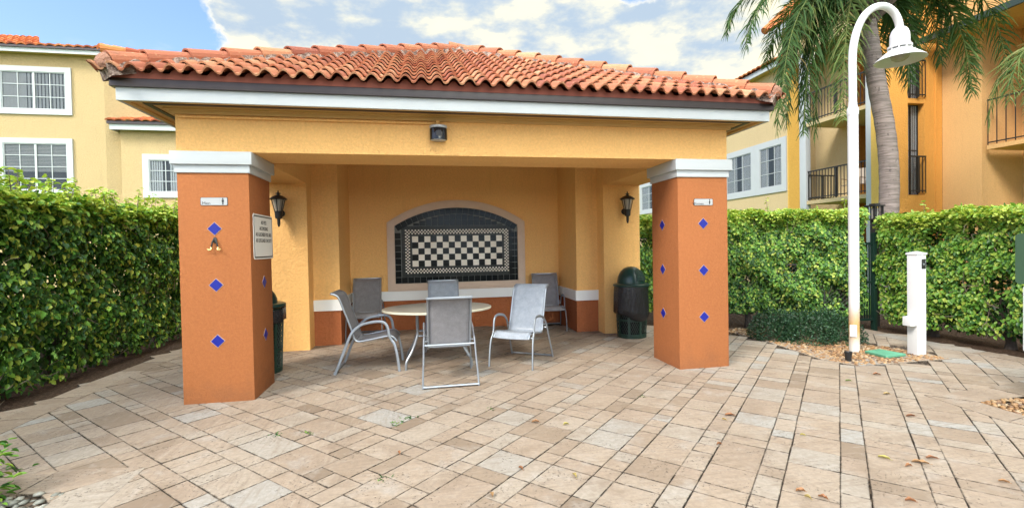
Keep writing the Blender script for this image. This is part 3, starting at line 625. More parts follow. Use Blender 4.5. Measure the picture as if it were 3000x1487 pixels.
# hip caps on mortar
def caps(p0, p1, first):
    p0, p1 = Vector(p0), Vector(p1); L = (p1-p0).length; d = (p1-p0)/L; n = round(L/.405); st = L/n; g = random.Random(int(p0.x*100)+9)
    side = Vector((d.y, -d.x, 0)).normalized(); upv = side.cross(d).normalized()
    if upv.z < 0: upv = -upv
    for k in range(n):
        mb = MB(); mb.cur = min(1, max(0, g.gauss(.5, .25)))
        a = p0+d*(k*st-.03+(.09 if k == 0 and first else 0)); bq = p0+d*((k+1)*st+.05); r0, r1 = .118, .094; NS = 10; l0, l1 = .03, .004
        def arc(c, rad, lift): return [c+side*(rad*math.cos(t))+upv*(rad*.92*math.sin(t)+lift) for t in [math.pi*(1.12-1.24*j/NS) for j in range(NS+1)]]
        A, B_, A2 = arc(a, r0, l0), arc(bq, r1, l1), arc(a, r0-.02, l0)
        A3 = arc(a+d*.12, r0-.02, l0)
        for j in range(NS):
            mb.poly([A[j+1], A[j], B_[j], B_[j+1]]); mb.poly([A[j], A[j+1], A2[j+1], A2[j]]); mb.poly([A2[j], A2[j+1], A3[j+1], A3[j]])
        o = mb.build('ridge_cap', M['terra'], roof_o, smooth=True)
    g2 = np.random.default_rng(k); nb = int(L/.06); mo = MB()
    pts0 = []; 
    for i in range(nb+1):
        c = p0+d*(L*i/nb); w_ = .145+g2.uniform(-.02, .02); h = .035+g2.uniform(-.02, .005)
        pts0.append([c-side*w_-upv*.11, c-side*(w_-.035)+upv*(h-.012), c+upv*(h+.02), c+side*(w_-.035)+upv*(h-.012), c+side*w_-upv*.11])
    for i in range(nb):
        for j in range(4): mo.poly([pts0[i][j+1], pts0[i][j], pts0[i+1][j], pts0[i+1][j+1]])
    mo.poly(pts0[0]); mo.build('hip_mortar', M['mortar'], roof_o)
    # rounded mortar plug closing the lowest cap
    if first:
        pl = MB(); c = p0+d*.05
        prof_ = [(.114, 0), (.110, .03), (.094, .06), (.066, .082), (.03, .095)]
        ringsv = []
        for rad, back in prof_:
            ringsv.append([c-d*back+side*(rad*math.cos(t))+upv*(rad*.9*math.sin(t)+.02-back*.12) for t in [math.pi*(1.15-1.3*j/10) for j in range(11)]])
        for i in range(4):
            for j in range(10): pl.poly([ringsv[i][j], ringsv[i][j+1], ringsv[i+1][j+1], ringsv[i+1][j]])
        pl.poly(ringsv[4]); pl.build('hip_mortar', M['plug'], roof_o, smooth=True)
zc0 = EZ+.055; hipz = lambda q: zc0+SL*q
mh = min(half, half_d)
caps((EX0+.02, EY0+.02, zc0), (rid0[0], rid0[1], hipz(mh)), True); caps((EX1-.02, EY0+.02, zc0), (rid1[0], rid1[1] if half >= half_d else rid0[1], hipz(mh)), True)
caps((EX0+.02, EYB-.02, zc0), (rid0[0], rid1[1] if half < half_d else rid0[1], hipz(mh)), True); caps((EX1-.02, EYB-.02, zc0), (rid1[0], rid1[1], hipz(mh)), True)
if (Vector(rid0)-Vector(rid1)).length > .2: caps((rid0[0], rid0[1], hipz(mh)+.01), (rid1[0], rid1[1], hipz(mh)+.01), False)

# mosaic panel in the niche
mp = MB(); YW = YN
FXo0, FXo1, FZ0, FZs, FZa = -.709, 2.012, .764, 2.095, 2.53
IX0, IX1, IZ0, IZs, IZa = -.565, 1.863, .908, 2.030, 2.382
def arch(x0, x1, z0, zs, za, n=28):
    c = (x0+x1)/2; hw = (x1-x0)/2; h = za-zs; rad = (hw*hw+h*h)/(2*h); zc = za-rad; a = math.asin(hw/rad)
    return [(x0, z0), (x1, z0)]+[(c+rad*math.sin(a-2*a*k/n), zc+rad*math.cos(a-2*a*k/n)) for k in range(n+1)]
oi = arch(IX0-.02, IX1+.02, IZ0-.02, IZs, IZa+.02)
mp.extr([(x, YW-.004, z) for x, z in reversed(oi)], (0, -.008, 0))
panel = mp.build('mosaic_panel', M['grout'], pav_o)
oo = arch(FXo0, FXo1, FZ0, FZs, FZa); ii = arch(IX0, IX1, IZ0, IZs, IZa); fr = MB(); nn = len(oo)
def frame_ring(o1, o2, ya, yb, yc):
    for k in range(len(o1)):
        k2 = (k+1) % len(o1)
        (x1, z1), (x2, z2), (x3, z3), (x4, z4) = o1[k], o1[k2], o2[k2], o2[k]
        fr.poly([(x1, ya, z1), (x2, ya, z2), (x3, yb, z3), (x4, yb, z4)]); fr.poly([(x2, ya, z2), (x1, ya, z1), (x1, YW, z1), (x2, YW, z2)]); fr.poly([(x4, yb, z4), (x3, yb, z3), (x3, yc, z3), (x4, yc, z4)])
mid = arch(FXo0+.045, FXo1-.045, FZ0+.045, FZs-.01, FZa-.045)
frame_ring(oo, mid, YW-.045, YW-.05, YW); frame_ring(mid, ii, YW-.062, YW-.058, YW-.012)
fr.build('arched_frame', M['frame'], panel)
g = random.Random(3); fld = MB(); T = .1185; gp = .003; BX0, BX1, BZ0, BZ1 = -.438, 1.749, 1.028, 2.024
def tile(mb, x0, x1, z0, z1, tone, y=YW-.0125, dy=.003):
    mb.cur = tone; tl_ = g.uniform(-.0006, .0006)
    mb.extr([(x0, y, z0), (x1, y+tl_, z0), (x1, y+tl_, z1), (x0, y, z1)], (0, -dy, 0))
in_arch = lambda x, z: z < (IZa-((IX1-IX0)/2)**2*0) and True
hw = (IX1-IX0)/2; hh = IZa-IZs; rad = (hw*hw+hh*hh)/(2*hh); xc_, zc_ = (IX0+IX1)/2, IZa-rad
nx = int((IX1-IX0)/T)+1
for i in range(nx):
    for z0 in [IZ0+T*q for q in range(1)]+[BZ0+.001+(BZ1-BZ0)/8*q for q in range(8)]+[BZ1+.003+T*.98*q for q in range(4)]:
        x0, x1 = IX0+i*T, min(IX0+(i+1)*T, IX1); z1 = z0+T*1.01
        if x1-x0 < .02: continue
        zt = min(math.sqrt(max(0, (rad-T-.004)**2-(xx-xc_)**2))+zc_ for xx in (x0, x1)) if z1 > IZs-.1 else 9
        if x0 > BX0-.05 and x1 < BX1+.05 and z0 < BZ1 and z1 > BZ0: continue
        zt2 = min(zt, IZa)
        if z0 > zt2-.015: continue
        tile(fld, x0+gp, x1-gp, z0+gp, min(z1-gp, zt2), g.uniform(0, .4))
na = 22; aa = math.asin(hw/rad)
for k in range(na):                                                  # soldier course following the arch
    t0, t1 = -aa+2*aa*k/na, -aa+2*aa*(k+1)/na; e = gp/rad; fld.cur = g.uniform(0, .4)
    pts = [(xc_+q*math.sin(t), YW-.0122, zc_+q*math.cos(t)) for q, t in ((rad-T, t0+e), (rad-T, t1-e), (rad-.003, t1-e), (rad-.003, t0+e))]
    if all(p[2] > IZ0 for p in pts): fld.extr(pts, (0, -.003, 0))
fld.build('field_tiles', M['tile'], panel)
bo = MB()
MB().box(BX0, BX1, YW-.0135, YW-.012, BZ0, BZ1).build('border_grout', M['grout'], panel)
def band(x0, x1, z0, z1, wdt, n, tonef, cell):
    nxx = round((x1-x0)/cell); nzz = round((z1-z0)/cell); dx = (x1-x0)/nxx; dz = (z1-z0)/nzz
    for i in range(nxx):
        for k in range(nzz):
            if min(i, k, nxx-1-i, nzz-1-k) >= n: continue
            tile(bo, x0+i*dx+.0016, x0+(i+1)*dx-.0016, z0+k*dz+.0016, z0+(k+1)*dz-.0016, tonef(i, k), YW-.0135, .002)
band(BX0, BX1, BZ0, BZ1, 0, 3, lambda i, k: g.uniform(0, .42), .0226)
o1 = .068; band(BX0+o1, BX1-o1, BZ0+o1, BZ1-o1, 0, 3, lambda i, k: g.uniform(.6, 1) if (i+k) % 2 else g.uniform(0, .3), .031)
o2 = .068+.093; band(BX0+o2, BX1-o2, BZ0+o2, BZ1-o2, 0, 2, lambda i, k: g.uniform(0, .42), .021)
bo.build('border_tiles', M['tile'], panel)
ch = MB(); CX0, CX1, CZ0, CZ1 = -.236, 1.547, 1.230, 1.826
for i in range(15):
    for k in range(5):
        dx, dz = (CX1-CX0)/15, (CZ1-CZ0)/5
        tile(ch, CX0+i*dx+.0015, CX0+(i+1)*dx-.0015, CZ0+k*dz+.0015, CZ0+(k+1)*dz-.0015, g.uniform(.7, 1) if (i+k) % 2 == 0 else g.uniform(0, .4), YW-.0135, .003)
ch.build('chequerboard', M['tile'], panel)

# ------------------------------------------------------------------ things fixed to the pavilion
def wall_lantern(x, label):
    y = YP; t = thing('wall_lantern', label, 'lantern', (x, y, 2.2), group='carriage lanterns on the pavilion piers')
    MB().lathe([(.058, -.0), (.058, .018), (.045, .03)], 20).build('back_plate', M['black'], t, True, local=True).rotation_euler = (R(90), 0, 0)
    t.children[0].location = (.0, -.002, -.02)
    m = MB(); m.obox((0, -.07, -.02), (.05, .13, .075)); m.lathe([(.012, -.235), (.022, -.19), (.024, -.12), (.05, -.10), (.055, -.03), (.06, .0)], 16, (0, -.14, 0)); m.build('bracket', M['black'], t, True, local=True)
    c = MB(); bot, top, h0, h1 = .055, .098, 0., .185
    for k in range(6):
        a = math.pi/3*k+.52; c.tube([(bot*math.cos(a), -.14+bot*math.sin(a), h0), (top*math.cos(a), -.14+top*math.sin(a), h1)], .007, 5)
    c.lathe([(.058, -.008), (.064, 0), (.058, .008)], 6, (0, -.14, 0)); c.build('cage', M['black'], t, local=True)
    gl = MB(); gl.lathe([(bot-.004, h0+.005), (top-.006, h1)], 6, (0, -.14, 0)); gl.build('glass', M['lampglass'], t, local=True).rotation_euler = (0, 0, 0)
    rf = MB(); rf.lathe([(.128, h1-.002), (.132, h1+.008), (.085, h1+.045), (.045, h1+.062), (.022, h1+.072), (.02, h1+.088), (.045, h1+.092), (.018, h1+.106), (.008, h1+.115), (.011, h1+.128), (.004, h1+.14)], 18, (0, -.14, 0)); rf.build('roof', M['black'], t, True, local=True)
    return t
wall_lantern(-2.21, 'black carriage lantern on the yellow pier beside the left trash can')
wall_lantern(3.545, 'black carriage lantern on the yellow pier above the dome lidded trash can')
# security camera with conduit
t = thing('security_camera', 'white security camera with black wraparound lens hanging under the eave of the pavilion', 'camera', (.183, PYF, 2.95))
m = MB(); m.lathe([(.088, -.015), (.098, -.01), (.1, .0), (.096, .016), (.07, .022)], 28, (0, -.075, 0), 1.0, .75); m.obox((0, -.02, -.07), (.16, .04, .13)); m.lathe([(.078, -.150), (.084, -.147), (.086, -.142)], 28, (0, -.075, 0), 1, .75); m.build('housing', M['signwhite'], t, True, local=True)
m = MB(); m.lathe([(.092, -.142), (.097, -.138), (.097, -.02), (.092, -.015)], 28, (0, -.077, 0), 1, .75); m.build('lens_window', simple('camera_lens', (.012, .012, .014), .12), t, True, local=True)
m = MB(); m.obox((0, -.143, -.08), (.055, .02, .06)); m.build('lens', M['interior'], t, local=True)
m = MB(); m.tube([(-2.66, -.03, .055), (-.02, -.03, .055), (0, -.03, .04), (0, -.03, .01)], .013, 8); m.build('conduit', M['yellow'], t, True, local=True)
m = MB(); m.obox((0, -.03, .055), (.05, .05, .05)); m.build('junction', M['yellow'], t, local=True)

def restroom_sign(x, z, txt, label, female):
    t = thing('restroom_sign', label, 'sign', (x, PYF, z))
    m = MB(); pts = []; wq, hq, rq = .132, .043, .012
    for cx, cz, a0 in ((wq-rq, hq-rq, 0), (-wq+rq, hq-rq, 90), (-wq+rq, -hq+rq, 180), (wq-rq, -hq+rq, 270)):
        pts += [(cx+rq*math.cos(R(a0+k*22.5)), cz+rq*math.sin(R(a0+k*22.5))) for k in range(5)]
    MB().extr([(a, 0, b) for a, b in pts], (0, -.004, 0)).build('edge', M['rail'], t, local=True)
    MB().extr([(a*.965, -.004, b*.91) for a, b in pts], (0, -.0025, 0)).build('plate', M['signwhite'], t, local=True)
    text_mesh(txt, .043, 'lettering', M['black'], t, (x-.075, PYF-.0068, z-.020), (R(90), 0, 0), 1.1)
    pg = MB(); px_ = .085
    pg.lathe([(.001, -.0005), (.0075, -.0004), (.0075, .0004), (.001, .0005)], 12)
    pg.v = [(px_+a, -.0068+c*.5, .028+b) for a, b, c in pg.v]
    if female: pg.extr([(px_-.004, -.0066, .018), (px_-.014, -.0066, -.008), (px_+.014, -.0066, -.008), (px_+.004, -.0066, .018)], (0, -.0008, 0)); pg.box(px_-.006, px_+.006, -.0074, -.0066, -.03, -.008)
    else: pg.box(px_-.011, px_+.011, -.0074, -.0066, -.006, .018); pg.box(px_-.007, px_-.001, -.0074, -.0066, -.034, -.006); pg.box(px_+.001, px_+.007, -.0074, -.0066, -.034, -.006)
    pg.build('pictogram', M['black'], t, local=True)
    MB().box(.054, .0555, -.0072, -.0064, -.036, .036).build('divider', M['alu'], t, local=True)
restroom_sign(-2.170, 2.128, 'Men', 'small silver restroom plate reading Men on the left pillar', False)
restroom_sign(3.498, 2.112, 'Women', 'small silver restroom plate reading Women on the right pillar', True)
# rules sign on the inner face of the left pillar
xs = PXI0; t = thing('rules_sign', 'white pool rules sign with black border on the side of the left pillar', 'sign', (xs, 5.91, 1.757))
def rrect(w_, h_, rq):
    pts = []
    for cx, cz, a0 in ((w_-rq, h_-rq, 0), (-w_+rq, h_-rq, 90), (-w_+rq, -h_+rq, 180), (w_-rq, -h_+rq, 270)): pts += [(cx+rq*math.cos(R(a0+k*18)), cz+rq*math.sin(R(a0+k*18))) for k in range(6)]
    return pts
for (w_, h_, rq, x0, th_, mt, nm) in ((.327, .252, .03, .001, .004, 'trimwhite', 'plate'), (.312, .236, .024, .005, .0012, 'black', 'border'), (.298, .222, .018, .0062, .0012, 'trimwhite', 'face')):
    MB().extr([(x0, a, b) for a, b in rrect(w_, h_, rq)], (th_, 0, 0)).build(nm, M[mt], t, local=True)
for k, s in enumerate(('-NO PETS', '-NO SMOKING', '-NO GLASS INSIDE POOL AREA', '-NO LIFEGUARD ON DUTY')):
    text_mesh(s, .062, 'lettering', M['black'], t, (xs+.008, 5.91, 1.757+.160-k*.068), (R(90), 0, R(90)), .62 if k == 2 else .72)
# key hook with brass rings
t = thing('hook', 'small dark hook with two brass tips under the top blue tile of the left pillar', 'hook', (-2.172, PYF, 1.70))
m = MB(); m.lathe([(.004, 0), (.022, .004), (.02, .012), (.006, .016)], 16); m.v = [(a, -c, b*1.5+.02) for a, b, c in m.v]; m.build('back_plate', M['rail'], t, True, local=True)
for s_g in (-1, 1):
    m = MB(); m.tube([(s_g*.008, -.012, .03), (s_g*.02, -.022, 0), (s_g*.03, -.02, -.045), (s_g*.034, -.02, -.06)], .008, 7); h_ = m.build('arm', M['rail'], t, True, local=True)
    m = MB(); m.tube([(s_g*.034, -.021, -.055), (s_g*.033, -.03, -.078), (s_g*.05, -.036, -.086), (s_g*.064, -.035, -.07)], .0085, 8); m.build('tip', M['brass'], h_, True, local=True)

# ------------------------------------------------------------------ patio furniture
def smooth_path(pts, n=6):
    P = [Vector(p) for p in pts]; out = []
    for i in range(len(P)-1):
        p0, p1, p2, p3 = P[max(i-1, 0)], P[i], P[i+1], P[min(i+2, len(P)-1)]
        for k in range(n):
            t = k/n; out.append(.5*((2*p1)+(p2-p0)*t+(2*p0-5*p1+4*p2-p3)*t*t+(3*p1-p0-3*p2+p3)*t**3))
    return out+[P[-1]]
def make_chair(slm, label, group):
    t = thing('patio_chair', label, 'chair', group=group); Yd = lambda d: .405-d
    for s in (-1, 1):
        wf, wa, wr = .300*s, .292*s, .318*s
        side = [(wr, Yd(.0), .0), (wr*.99, Yd(.055), .135), (wr*.96, Yd(.12), .30), (wr*.94, Yd(.195), .485), (wa, Yd(.25), .56), (wa, Yd(.33), .618), (wa, Yd(.42), .642), (wa, Yd(.53), .656), (wa, Yd(.61), .645), (wa, Yd(.655), .60), (wa, Yd(.672), .54), (wa, Yd(.685), .46), (wa, Yd(.715), .405), (wf*1.0, Yd(.752), .34), (wf*1.02, Yd(.785), .18), (wf*1.03, Yd(.805), .0)]
        m = MB(); m.tube(smooth_path(side, 4), .0185, 8, .62, (1, 0, 0)); m.build('arm_leg', M['alu'], t, True, local=True)
        sf = .247*s
        rail = [(sf, Yd(-.035), 1.028), (sf, Yd(.02), 1.008), (sf, Yd(.06), .962), (sf, Yd(.105), .84), (sf, Yd(.165), .67), (sf, Yd(.21), .54), (sf, Yd(.232), .455), (sf, Yd(.268), .408), (sf, Yd(.33), .402), (sf, Yd(.50), .428), (sf, Yd(.66), .455), (sf, Yd(.72), .445), (sf, Yd(.775), .385)]
        m = MB(); m.tube(smooth_path(rail, 4), .0135, 8); m.build('sling_rail', M['alu'], t, True, local=True)
        m = MB(); m.tube([(sf, Yd(.215), .50), (wa*.99, Yd(.205), .502)], .008, 6); m.tube([(sf, Yd(.70), .445), (wa, Yd(.695), .44)], .008, 6); m.build('bracket', M['alu'], t, True, local=True)
    m = MB(); m.tube([(-.318, Yd(-.002), .022), (.318, Yd(-.002), .022)], .018, 8, .7); m.build('base_bar', M['alu'], t, True, local=True)
    m = MB(); m.tube([(-.297, Yd(.715), .395), (.297, Yd(.715), .395)], .0125, 8); m.build('front_bar', M['alu'], t, True, local=True)
    m = MB(); m.tube([(-.303, Yd(.185), .455), (.303, Yd(.185), .455)], .0135, 8); m.build('rear_bar', M['alu'], t, True, local=True)
    m = MB(); m.obox((0, Yd(-.038), 1.028), (.52, .016, .026)); m.build('top_bar', M['alu'], t, bevel=.004, local=True)
    m = MB(); m.tube([(-.247, Yd(.24), .425), (.247, Yd(.24), .425)], .01, 8); m.build('sling_bar', M['alu'], t, True, local=True)
    pr = smooth_path([(0, Yd(-.032), 1.034), (0, Yd(.02), 1.016), (0, Yd(.064), .966), (0, Yd(.110), .84), (0, Yd(.170), .67), (0, Yd(.216), .54), (0, Yd(.240), .458), (0, Yd(.272), .414), (0, Yd(.33), .404), (0, Yd(.50), .424), (0, Yd(.66), .456), (0, Yd(.722), .448), (0, Yd(.778), .385)], 5)
    m = MB(); nx = 8
    i0 = len(m.v)
    for p in pr:
        for k in range(nx+1):
            q = k/nx*2-1; m.addv([(q*.244, p.y+.012*(1-q*q), p.z-.010*(1-q*q))])
    for a in range(len(pr)-1):
        for k in range(nx): b0 = a*(nx+1)+k; m.f.append((b0, b0+1, b0+nx+2, b0+nx+1))
    o = m.build('sling', slm, t, True, local=True); md = o.modifiers.new('thickness', 'SOLIDIFY'); md.thickness = .004
    return t
GC = 'grey sling chairs around the oval table'
c0 = make_chair(M['sling'], 'grey sling chair with its mottled back to the viewer, in front of the oval table', GC); c0.location = (.265, 5.842, 0); c0.rotation_euler.z = R(180.5)
def place_chair(x, y, rz, label, group=GC, pale=False):
    c = copy_tree(c0); c.location = (x, y, 0); c.rotation_euler.z = R(rz); c['label'] = label; c['group'] = group
    for ch in c.children:
        if ch.name.startswith('sling') and ch.data.materials[0] == M['sling'] and pale:
            ch.data = ch.data.copy(); ch.data.materials[0] = M['sling_pale']
    return c
place_chair(-.745, 6.645, 88.5, 'grey sling chair seen in profile at the left end of the oval table')
place_chair(1.295, 6.426, -33.6, 'pale blue grey sling chair turned at an angle on the right of the oval table', pale=True)
place_chair(.300, 7.775, 0, 'grey sling chair half hidden behind the table, under the mosaic panel', pale=True)
place_chair(-1.075, 9.005, 1, 'dark grey sling chair standing against the niche wall to the left of the mosaic panel')
place_chair(2.315, 8.90, -7, 'dark grey sling chair in the right corner of the niche beside the pier')
t = thing('patio_table', 'oval patio table with pale speckled top and cream rim on silver legs', 'table', (.16, 6.66, 0))
m = MB(); m.lathe([(.985, .772), (.99, .775), (.0001, .7755)], 64, (0, 0, 0), .745, .565); m.build('tabletop', M['tabletop'], t, True, local=True)
m = MB(); m.lathe([(.93, .742), (.99, .742), (1.0, .748), (1.0, .768), (.985, .7735), (.975, .7738)], 64, (0, 0, 0), .75, .57); m.build('rim', M['tablerim'], t, True, local=True)
for sx in (-1, 1):
    for syy in (-1, 1):
        m = MB(); m.tube(smooth_path([(.275*sx, .20*syy, .742), (.28*sx, .20*syy, .60), (.275*sx, .20*syy, .46), (.285*sx, .215*syy, .40), (.345*sx, .25*syy, .24), (.415*sx, .295*syy, .12), (.43*sx, .31*syy, .06), (.43*sx, .31*syy, 0)], 4), .021, 8, .8); m.build('leg', M['alu'], t, True, local=True)
m = MB()
for z, k in ((.42, .98), (.715, 1.)):
    q = [(.278*k, .20*k), (-.278*k, .20*k), (-.278*k, -.20*k), (.278*k, -.20*k)]
    for i in range(4): m.tube([(*q[i], z), (*q[(i+1) % 4], z)], .0115, 7)
m.build('leg_brace', M['alu'], t, True, local=True)
t = tag(MB().tube(smooth_path([(-.02, 6.58, .42), (.04, 6.56, .36), (.13, 6.55, .31), (.22, 6.55, .31), (.30, 6.57, .36), (.36, 6.6, .415)], 6), .006, 6).build('cord', M['cord'], None, True), 'pale cord hanging in a loop under the oval table', 'cord')

# ------------------------------------------------------------------ trash cans
def mesh_basket(t, r0, r1, h, mat):
    m = MB(); n = 44; rows = 22
    rad = lambda z: r0+(r1-r0)*z/h
    for s in (-1, 1):
        for k in range(n):
            pth = []
            for j in range(rows+1):
                z = .05+(h-.06)*j/rows; a = 2*math.pi*k/n+s*j*.5*2*math.pi/n; pth.append((rad(z)*math.cos(a), rad(z)*math.sin(a), z))
            m.tube(pth, .0026, 3, cap=False)
    m.build('mesh_basket', mat, t, local=True)
    m = MB()
    for z in (.012, .05, .30, h-.02): m.lathe([(rad(z)+.002, z-.017), (rad(z)+.011, z-.015), (rad(z)+.011, z+.015), (rad(z)+.002, z+.017)], 36)
    m.build('hoop', mat, t, True, local=True)
    m = MB()
    for k in range(8):
        a = 2*math.pi*k/8+.2; m.obox(((r0+r1)/2*math.cos(a)+.007*math.cos(a), (r0+r1)/2*math.sin(a)+.007*math.sin(a), h/2), (.009, .04, h), Matrix.Rotation(a, 3, 'Z') @ Matrix.Rotation(math.atan2(r1-r0, h), 3, 'Y'))
    m.build('strap', mat, t, local=True)
    m = MB(); m.lathe([(r0-.012, .05), (r1-.02, h-.1)], 28); m.build('liner_bag', M['bag'], t, True, local=True)
t = thing('trash_can', 'green mesh trash can with dome lid and black liner beside the right pillar', 'trash can', (3.500, 7.690, 0), group='trash cans by the pillars')
mesh_basket(t, .232, .268, .86, M['green_metal'])
m = MB(); nA = 40; g = random.Random(8); prof_z = [.90, .84, .74, .62, .50, .42, .39, .385]
for k, z in enumerate(prof_z):
    for j in range(nA):
        a = 2*math.pi*j/nA; sag = (.06*math.sin(a*1.0+2.4)+.025*math.sin(3*a))*(k/7.); fold = (.002+.0012*k)*math.sin(7*a+k*.4)+(.001+.0008*k)*math.sin(13*a+1)
        m.addv([((.285+.004*k*(k < 6)+fold-(.018 if k > 6 else 0))*math.cos(a), (.285+.004*k*(k < 6)+fold-(.018 if k > 6 else 0))*math.sin(a), z-sag-.02*(k/7))])
for k in range(7):
    for j in range(nA): m.f.append((k*nA+j, (k+1)*nA+j, (k+1)*nA+(j+1) % nA, k*nA+(j+1) % nA))
m.build('bag_overhang', M['bag'], t, True, local=True)
m = MB(); m.lathe([(.27, .872), (.30, .874), (.306, .885), (.304, .905), (.285, .918), (.24, .924)], 40); m.build('lid_rim', M['dome'], t, True, local=True)
m = MB(); m.lathe([(.236, .915)]+[(.236*math.cos(a)**.9, .925+.285*math.sin(a)) for a in [R(q) for q in range(4, 90, 7)]]+[(.006, 1.211)], 40); m.build('dome_lid', M['dome'], t, True, local=True)
m = MB(); NS = 14
def dome(a, e, k=1.0): c = math.cos(e)**.9; return (k*.239*c*math.cos(a), k*.239*c*math.sin(a), .925+k*.286*math.sin(e))
grid = [[dome(R(-92+74*i/NS), R(8+44*j/8), 1.008) for i in range(NS+1)] for j in range(9)]
for j in range(8):
    for i in range(NS): m.poly([grid[j][i], grid[j][i+1], grid[j+1][i+1], grid[j+1][i]])
o = m.build('push_door', M['dome'], t, True, local=True); md = o.modifiers.new('thickness', 'SOLIDIFY'); md.thickness = .003; md.offset = 1
t = thing('trash_can', 'dark trash can mostly hidden behind the left pillar', 'trash can', (-2.135, 6.74, 0), group='trash cans by the pillars')
mesh_basket(t, .225, .262, .84, M['green_metal'])
m = MB(); m.lathe([(.262, .86), (.296, .862), (.302, .875), (.295, .90), (.27, .91)], 36); m.build('lid_rim', M['dome'], t, True, local=True)
m = MB(); m.lathe([(.2, .905)]+[(.2*math.cos(a), .91+.22*math.sin(a)) for a in [R(q) for q in range(4, 90, 8)]]+[(.006, 1.131)], 36); m.build('dome_lid', M['dome'], t, True, local=True)
m = MB()
for k in range(12): a = 2*math.pi*k/12; m.obox((.28*math.cos(a), .28*math.sin(a), .77+.03*math.sin(k*2.1)), (.02, .16, .17), Matrix.Rotation(a, 3, 'Z'))
m.build('bag_overhang', M['bag'], t, bevel=.01, local=True)

# ------------------------------------------------------------------ lamp post, bollard, valve cover, uplight, signs
t = thing('lamp_post', 'tall white gooseneck lamp post with a wide conical shade, rust stained at its foot', 'lamp post', (6.05, 5.80, 0))
m = MB(); m.tube([(0, 0, -.02), (0, 0, 3.42)], .066, 20); m.build('pole', M['pole'], t, True, local=True)
m = MB(); m.lathe([(.066, 3.36), (.072, 3.38), (.072, 3.46), (.055, 3.50), (.052, 3.56)], 20); m.build('collar', M['white_post'], t, True, local=True)
arcp = [(0, 0, 3.5), (0, 0, 3.8), (0, 0, 4.15), (.02, 0, 4.36), (.09, 0, 4.60), (.22, 0, 4.81), (.40, 0, 4.93), (.57, 0, 4.945), (.71, 0, 4.87), (.79, 0, 4.74), (.81, 0, 4.60), (.81, 0, 4.52)]
m = MB(); m.tube(smooth_path(arcp, 6), .05, 16, 1., (0, 1, 0)); m.build('gooseneck', M['white_post'], t, True, local=True)
sx_ = .81
m = MB(); m.lathe([(.052, 4.66), (.07, 4.655), (.098, 4.62), (.115, 4.57), (.12, 4.52), (.122, 4.40), (.115, 4.395)], 32, (sx_, 0, 0)); m.build('shade_neck', M['white_post'], t, True, local=True)
m = MB(); m.lathe([(.128, 4.365), (.148, 4.37), (.148, 4.395), (.128, 4.40)], 32, (sx_, 0, 0)); m.lathe([(.13, 4.325), (.145, 4.327), (.145, 4.34), (.13, 4.345)], 32, (sx_, 0, 0)); m.build('vent_ring', M['white_post'], t, True, local=True)
m = MB()
for k in range(10): a = 2*math.pi*k/10; m.obox((sx_+.138*math.cos(a), .138*math.sin(a), 4.36), (.012, .014, .07), Matrix.Rotation(a, 3, 'Z'))
m.build('vent_strut', M['white_post'], t, local=True)
m = MB(); m.lathe([(.10, 4.31), (.11, 4.40)], 24, (sx_, 0, 0)); m.build('vent_core', M['rail'], t, True, local=True)
m = MB(); prof_ = [(.09, 4.345), (.14, 4.335), (.175, 4.31), (.300, 4.205), (.312, 4.19), (.306, 4.186), (.296, 4.198), (.17, 4.298), (.09, 4.31)]
i0 = len(m.v); n_ = 48
for rr_, z in prof_: m.addv([(sx_+rr_*math.cos(2*math.pi*j/n_), rr_*math.sin(2*math.pi*j/n_), z) for j in range(n_)])
for k in range(len(prof_)-1):
    for j in range(n_): m.f.append((k*n_+j, (k+1)*n_+j, (k+1)*n_+(j+1) % n_, k*n_+(j+1) % n_))
m.build('lamp_shade', M['white_post'], t, True, local=True)
m = MB(); m.lathe([(.01, 4.175), (.06, 4.185), (.10, 4.215), (.115, 4.26), (.11, 4.31)], 24, (sx_, 0, 0)); m.build('globe', M['lampglass'], t, True, local=True)
m = MB(); m.obox((-.058, -.042, .30), (.012, .085, .17), Matrix.Rotation(R(36), 3, 'Z')); m.build('hand_hole_cover', M['white_post'], t, bevel=.004, local=True)

t = thing('utility_post', 'short white square post with a small side box and a dark outlet near its top', 'post', (6.665, 5.42, 0))
m = MB(); m.box(-.072, .072, -.072, .072, -.02, 1.385); m.build('post', M['white_post'], t, bevel=.006, local=True)
m = MB(); m.box(-.082, .082, -.082, .082, 1.378, 1.40); i = m.addv([(-.082, -.082, 1.40), (.082, -.082, 1.40), (.082, .082, 1.40), (-.082, .082, 1.40), (0, 0, 1.425)]); m.f += [(i, i+1, i+4), (i+1, i+2, i+4), (i+2, i+3, i+4), (i+3, i, i+4)]; m.build('cap', M['white_post'], t, local=True)
m = MB(); m.box(-.175, -.0715, -.065, .05, .405, .53); m.build('side_box', M['white_post'], t, bevel=.004, local=True)
m = MB(); m.box(-.005, .06, -.078, -.0715, 1.185, 1.32); ob = m.build('outlet', M['rail'], t, bevel=.003, local=True)
m = MB(); m.lathe([(.002, 0), (.015, 0), (.015, .004), (.002, .004)], 16); m.v = [(a+.027, -.0785-c*.5, b+1.25) for a, b, c in m.v]; m.build('button', M['alu'], ob, local=True)
m = MB(); m.extr([(6.03, 5.62, .012), (6.02, 5.30, .012), (6.38, 5.33, .012), (6.32, 5.66, .012)], (0, 0, .035)); tag(m.build('valve_cover', M['valve'], None, bevel=.008), 'faded green valve box cover lying flat among the pebbles', 'valve cover')
t = thing('ground_uplight', 'small black ground spotlight at the edge of the pebble bed', 'spotlight', (5.475, 5.34, -.02), R(-20))
m = MB(); m.lathe([(.032, 0), (.034, .02), (.04, .10), (.046, .125), (.048, .145), (.042, .146), (.036, .13)], 18); m.build('housing', M['black'], t, True, local=True)
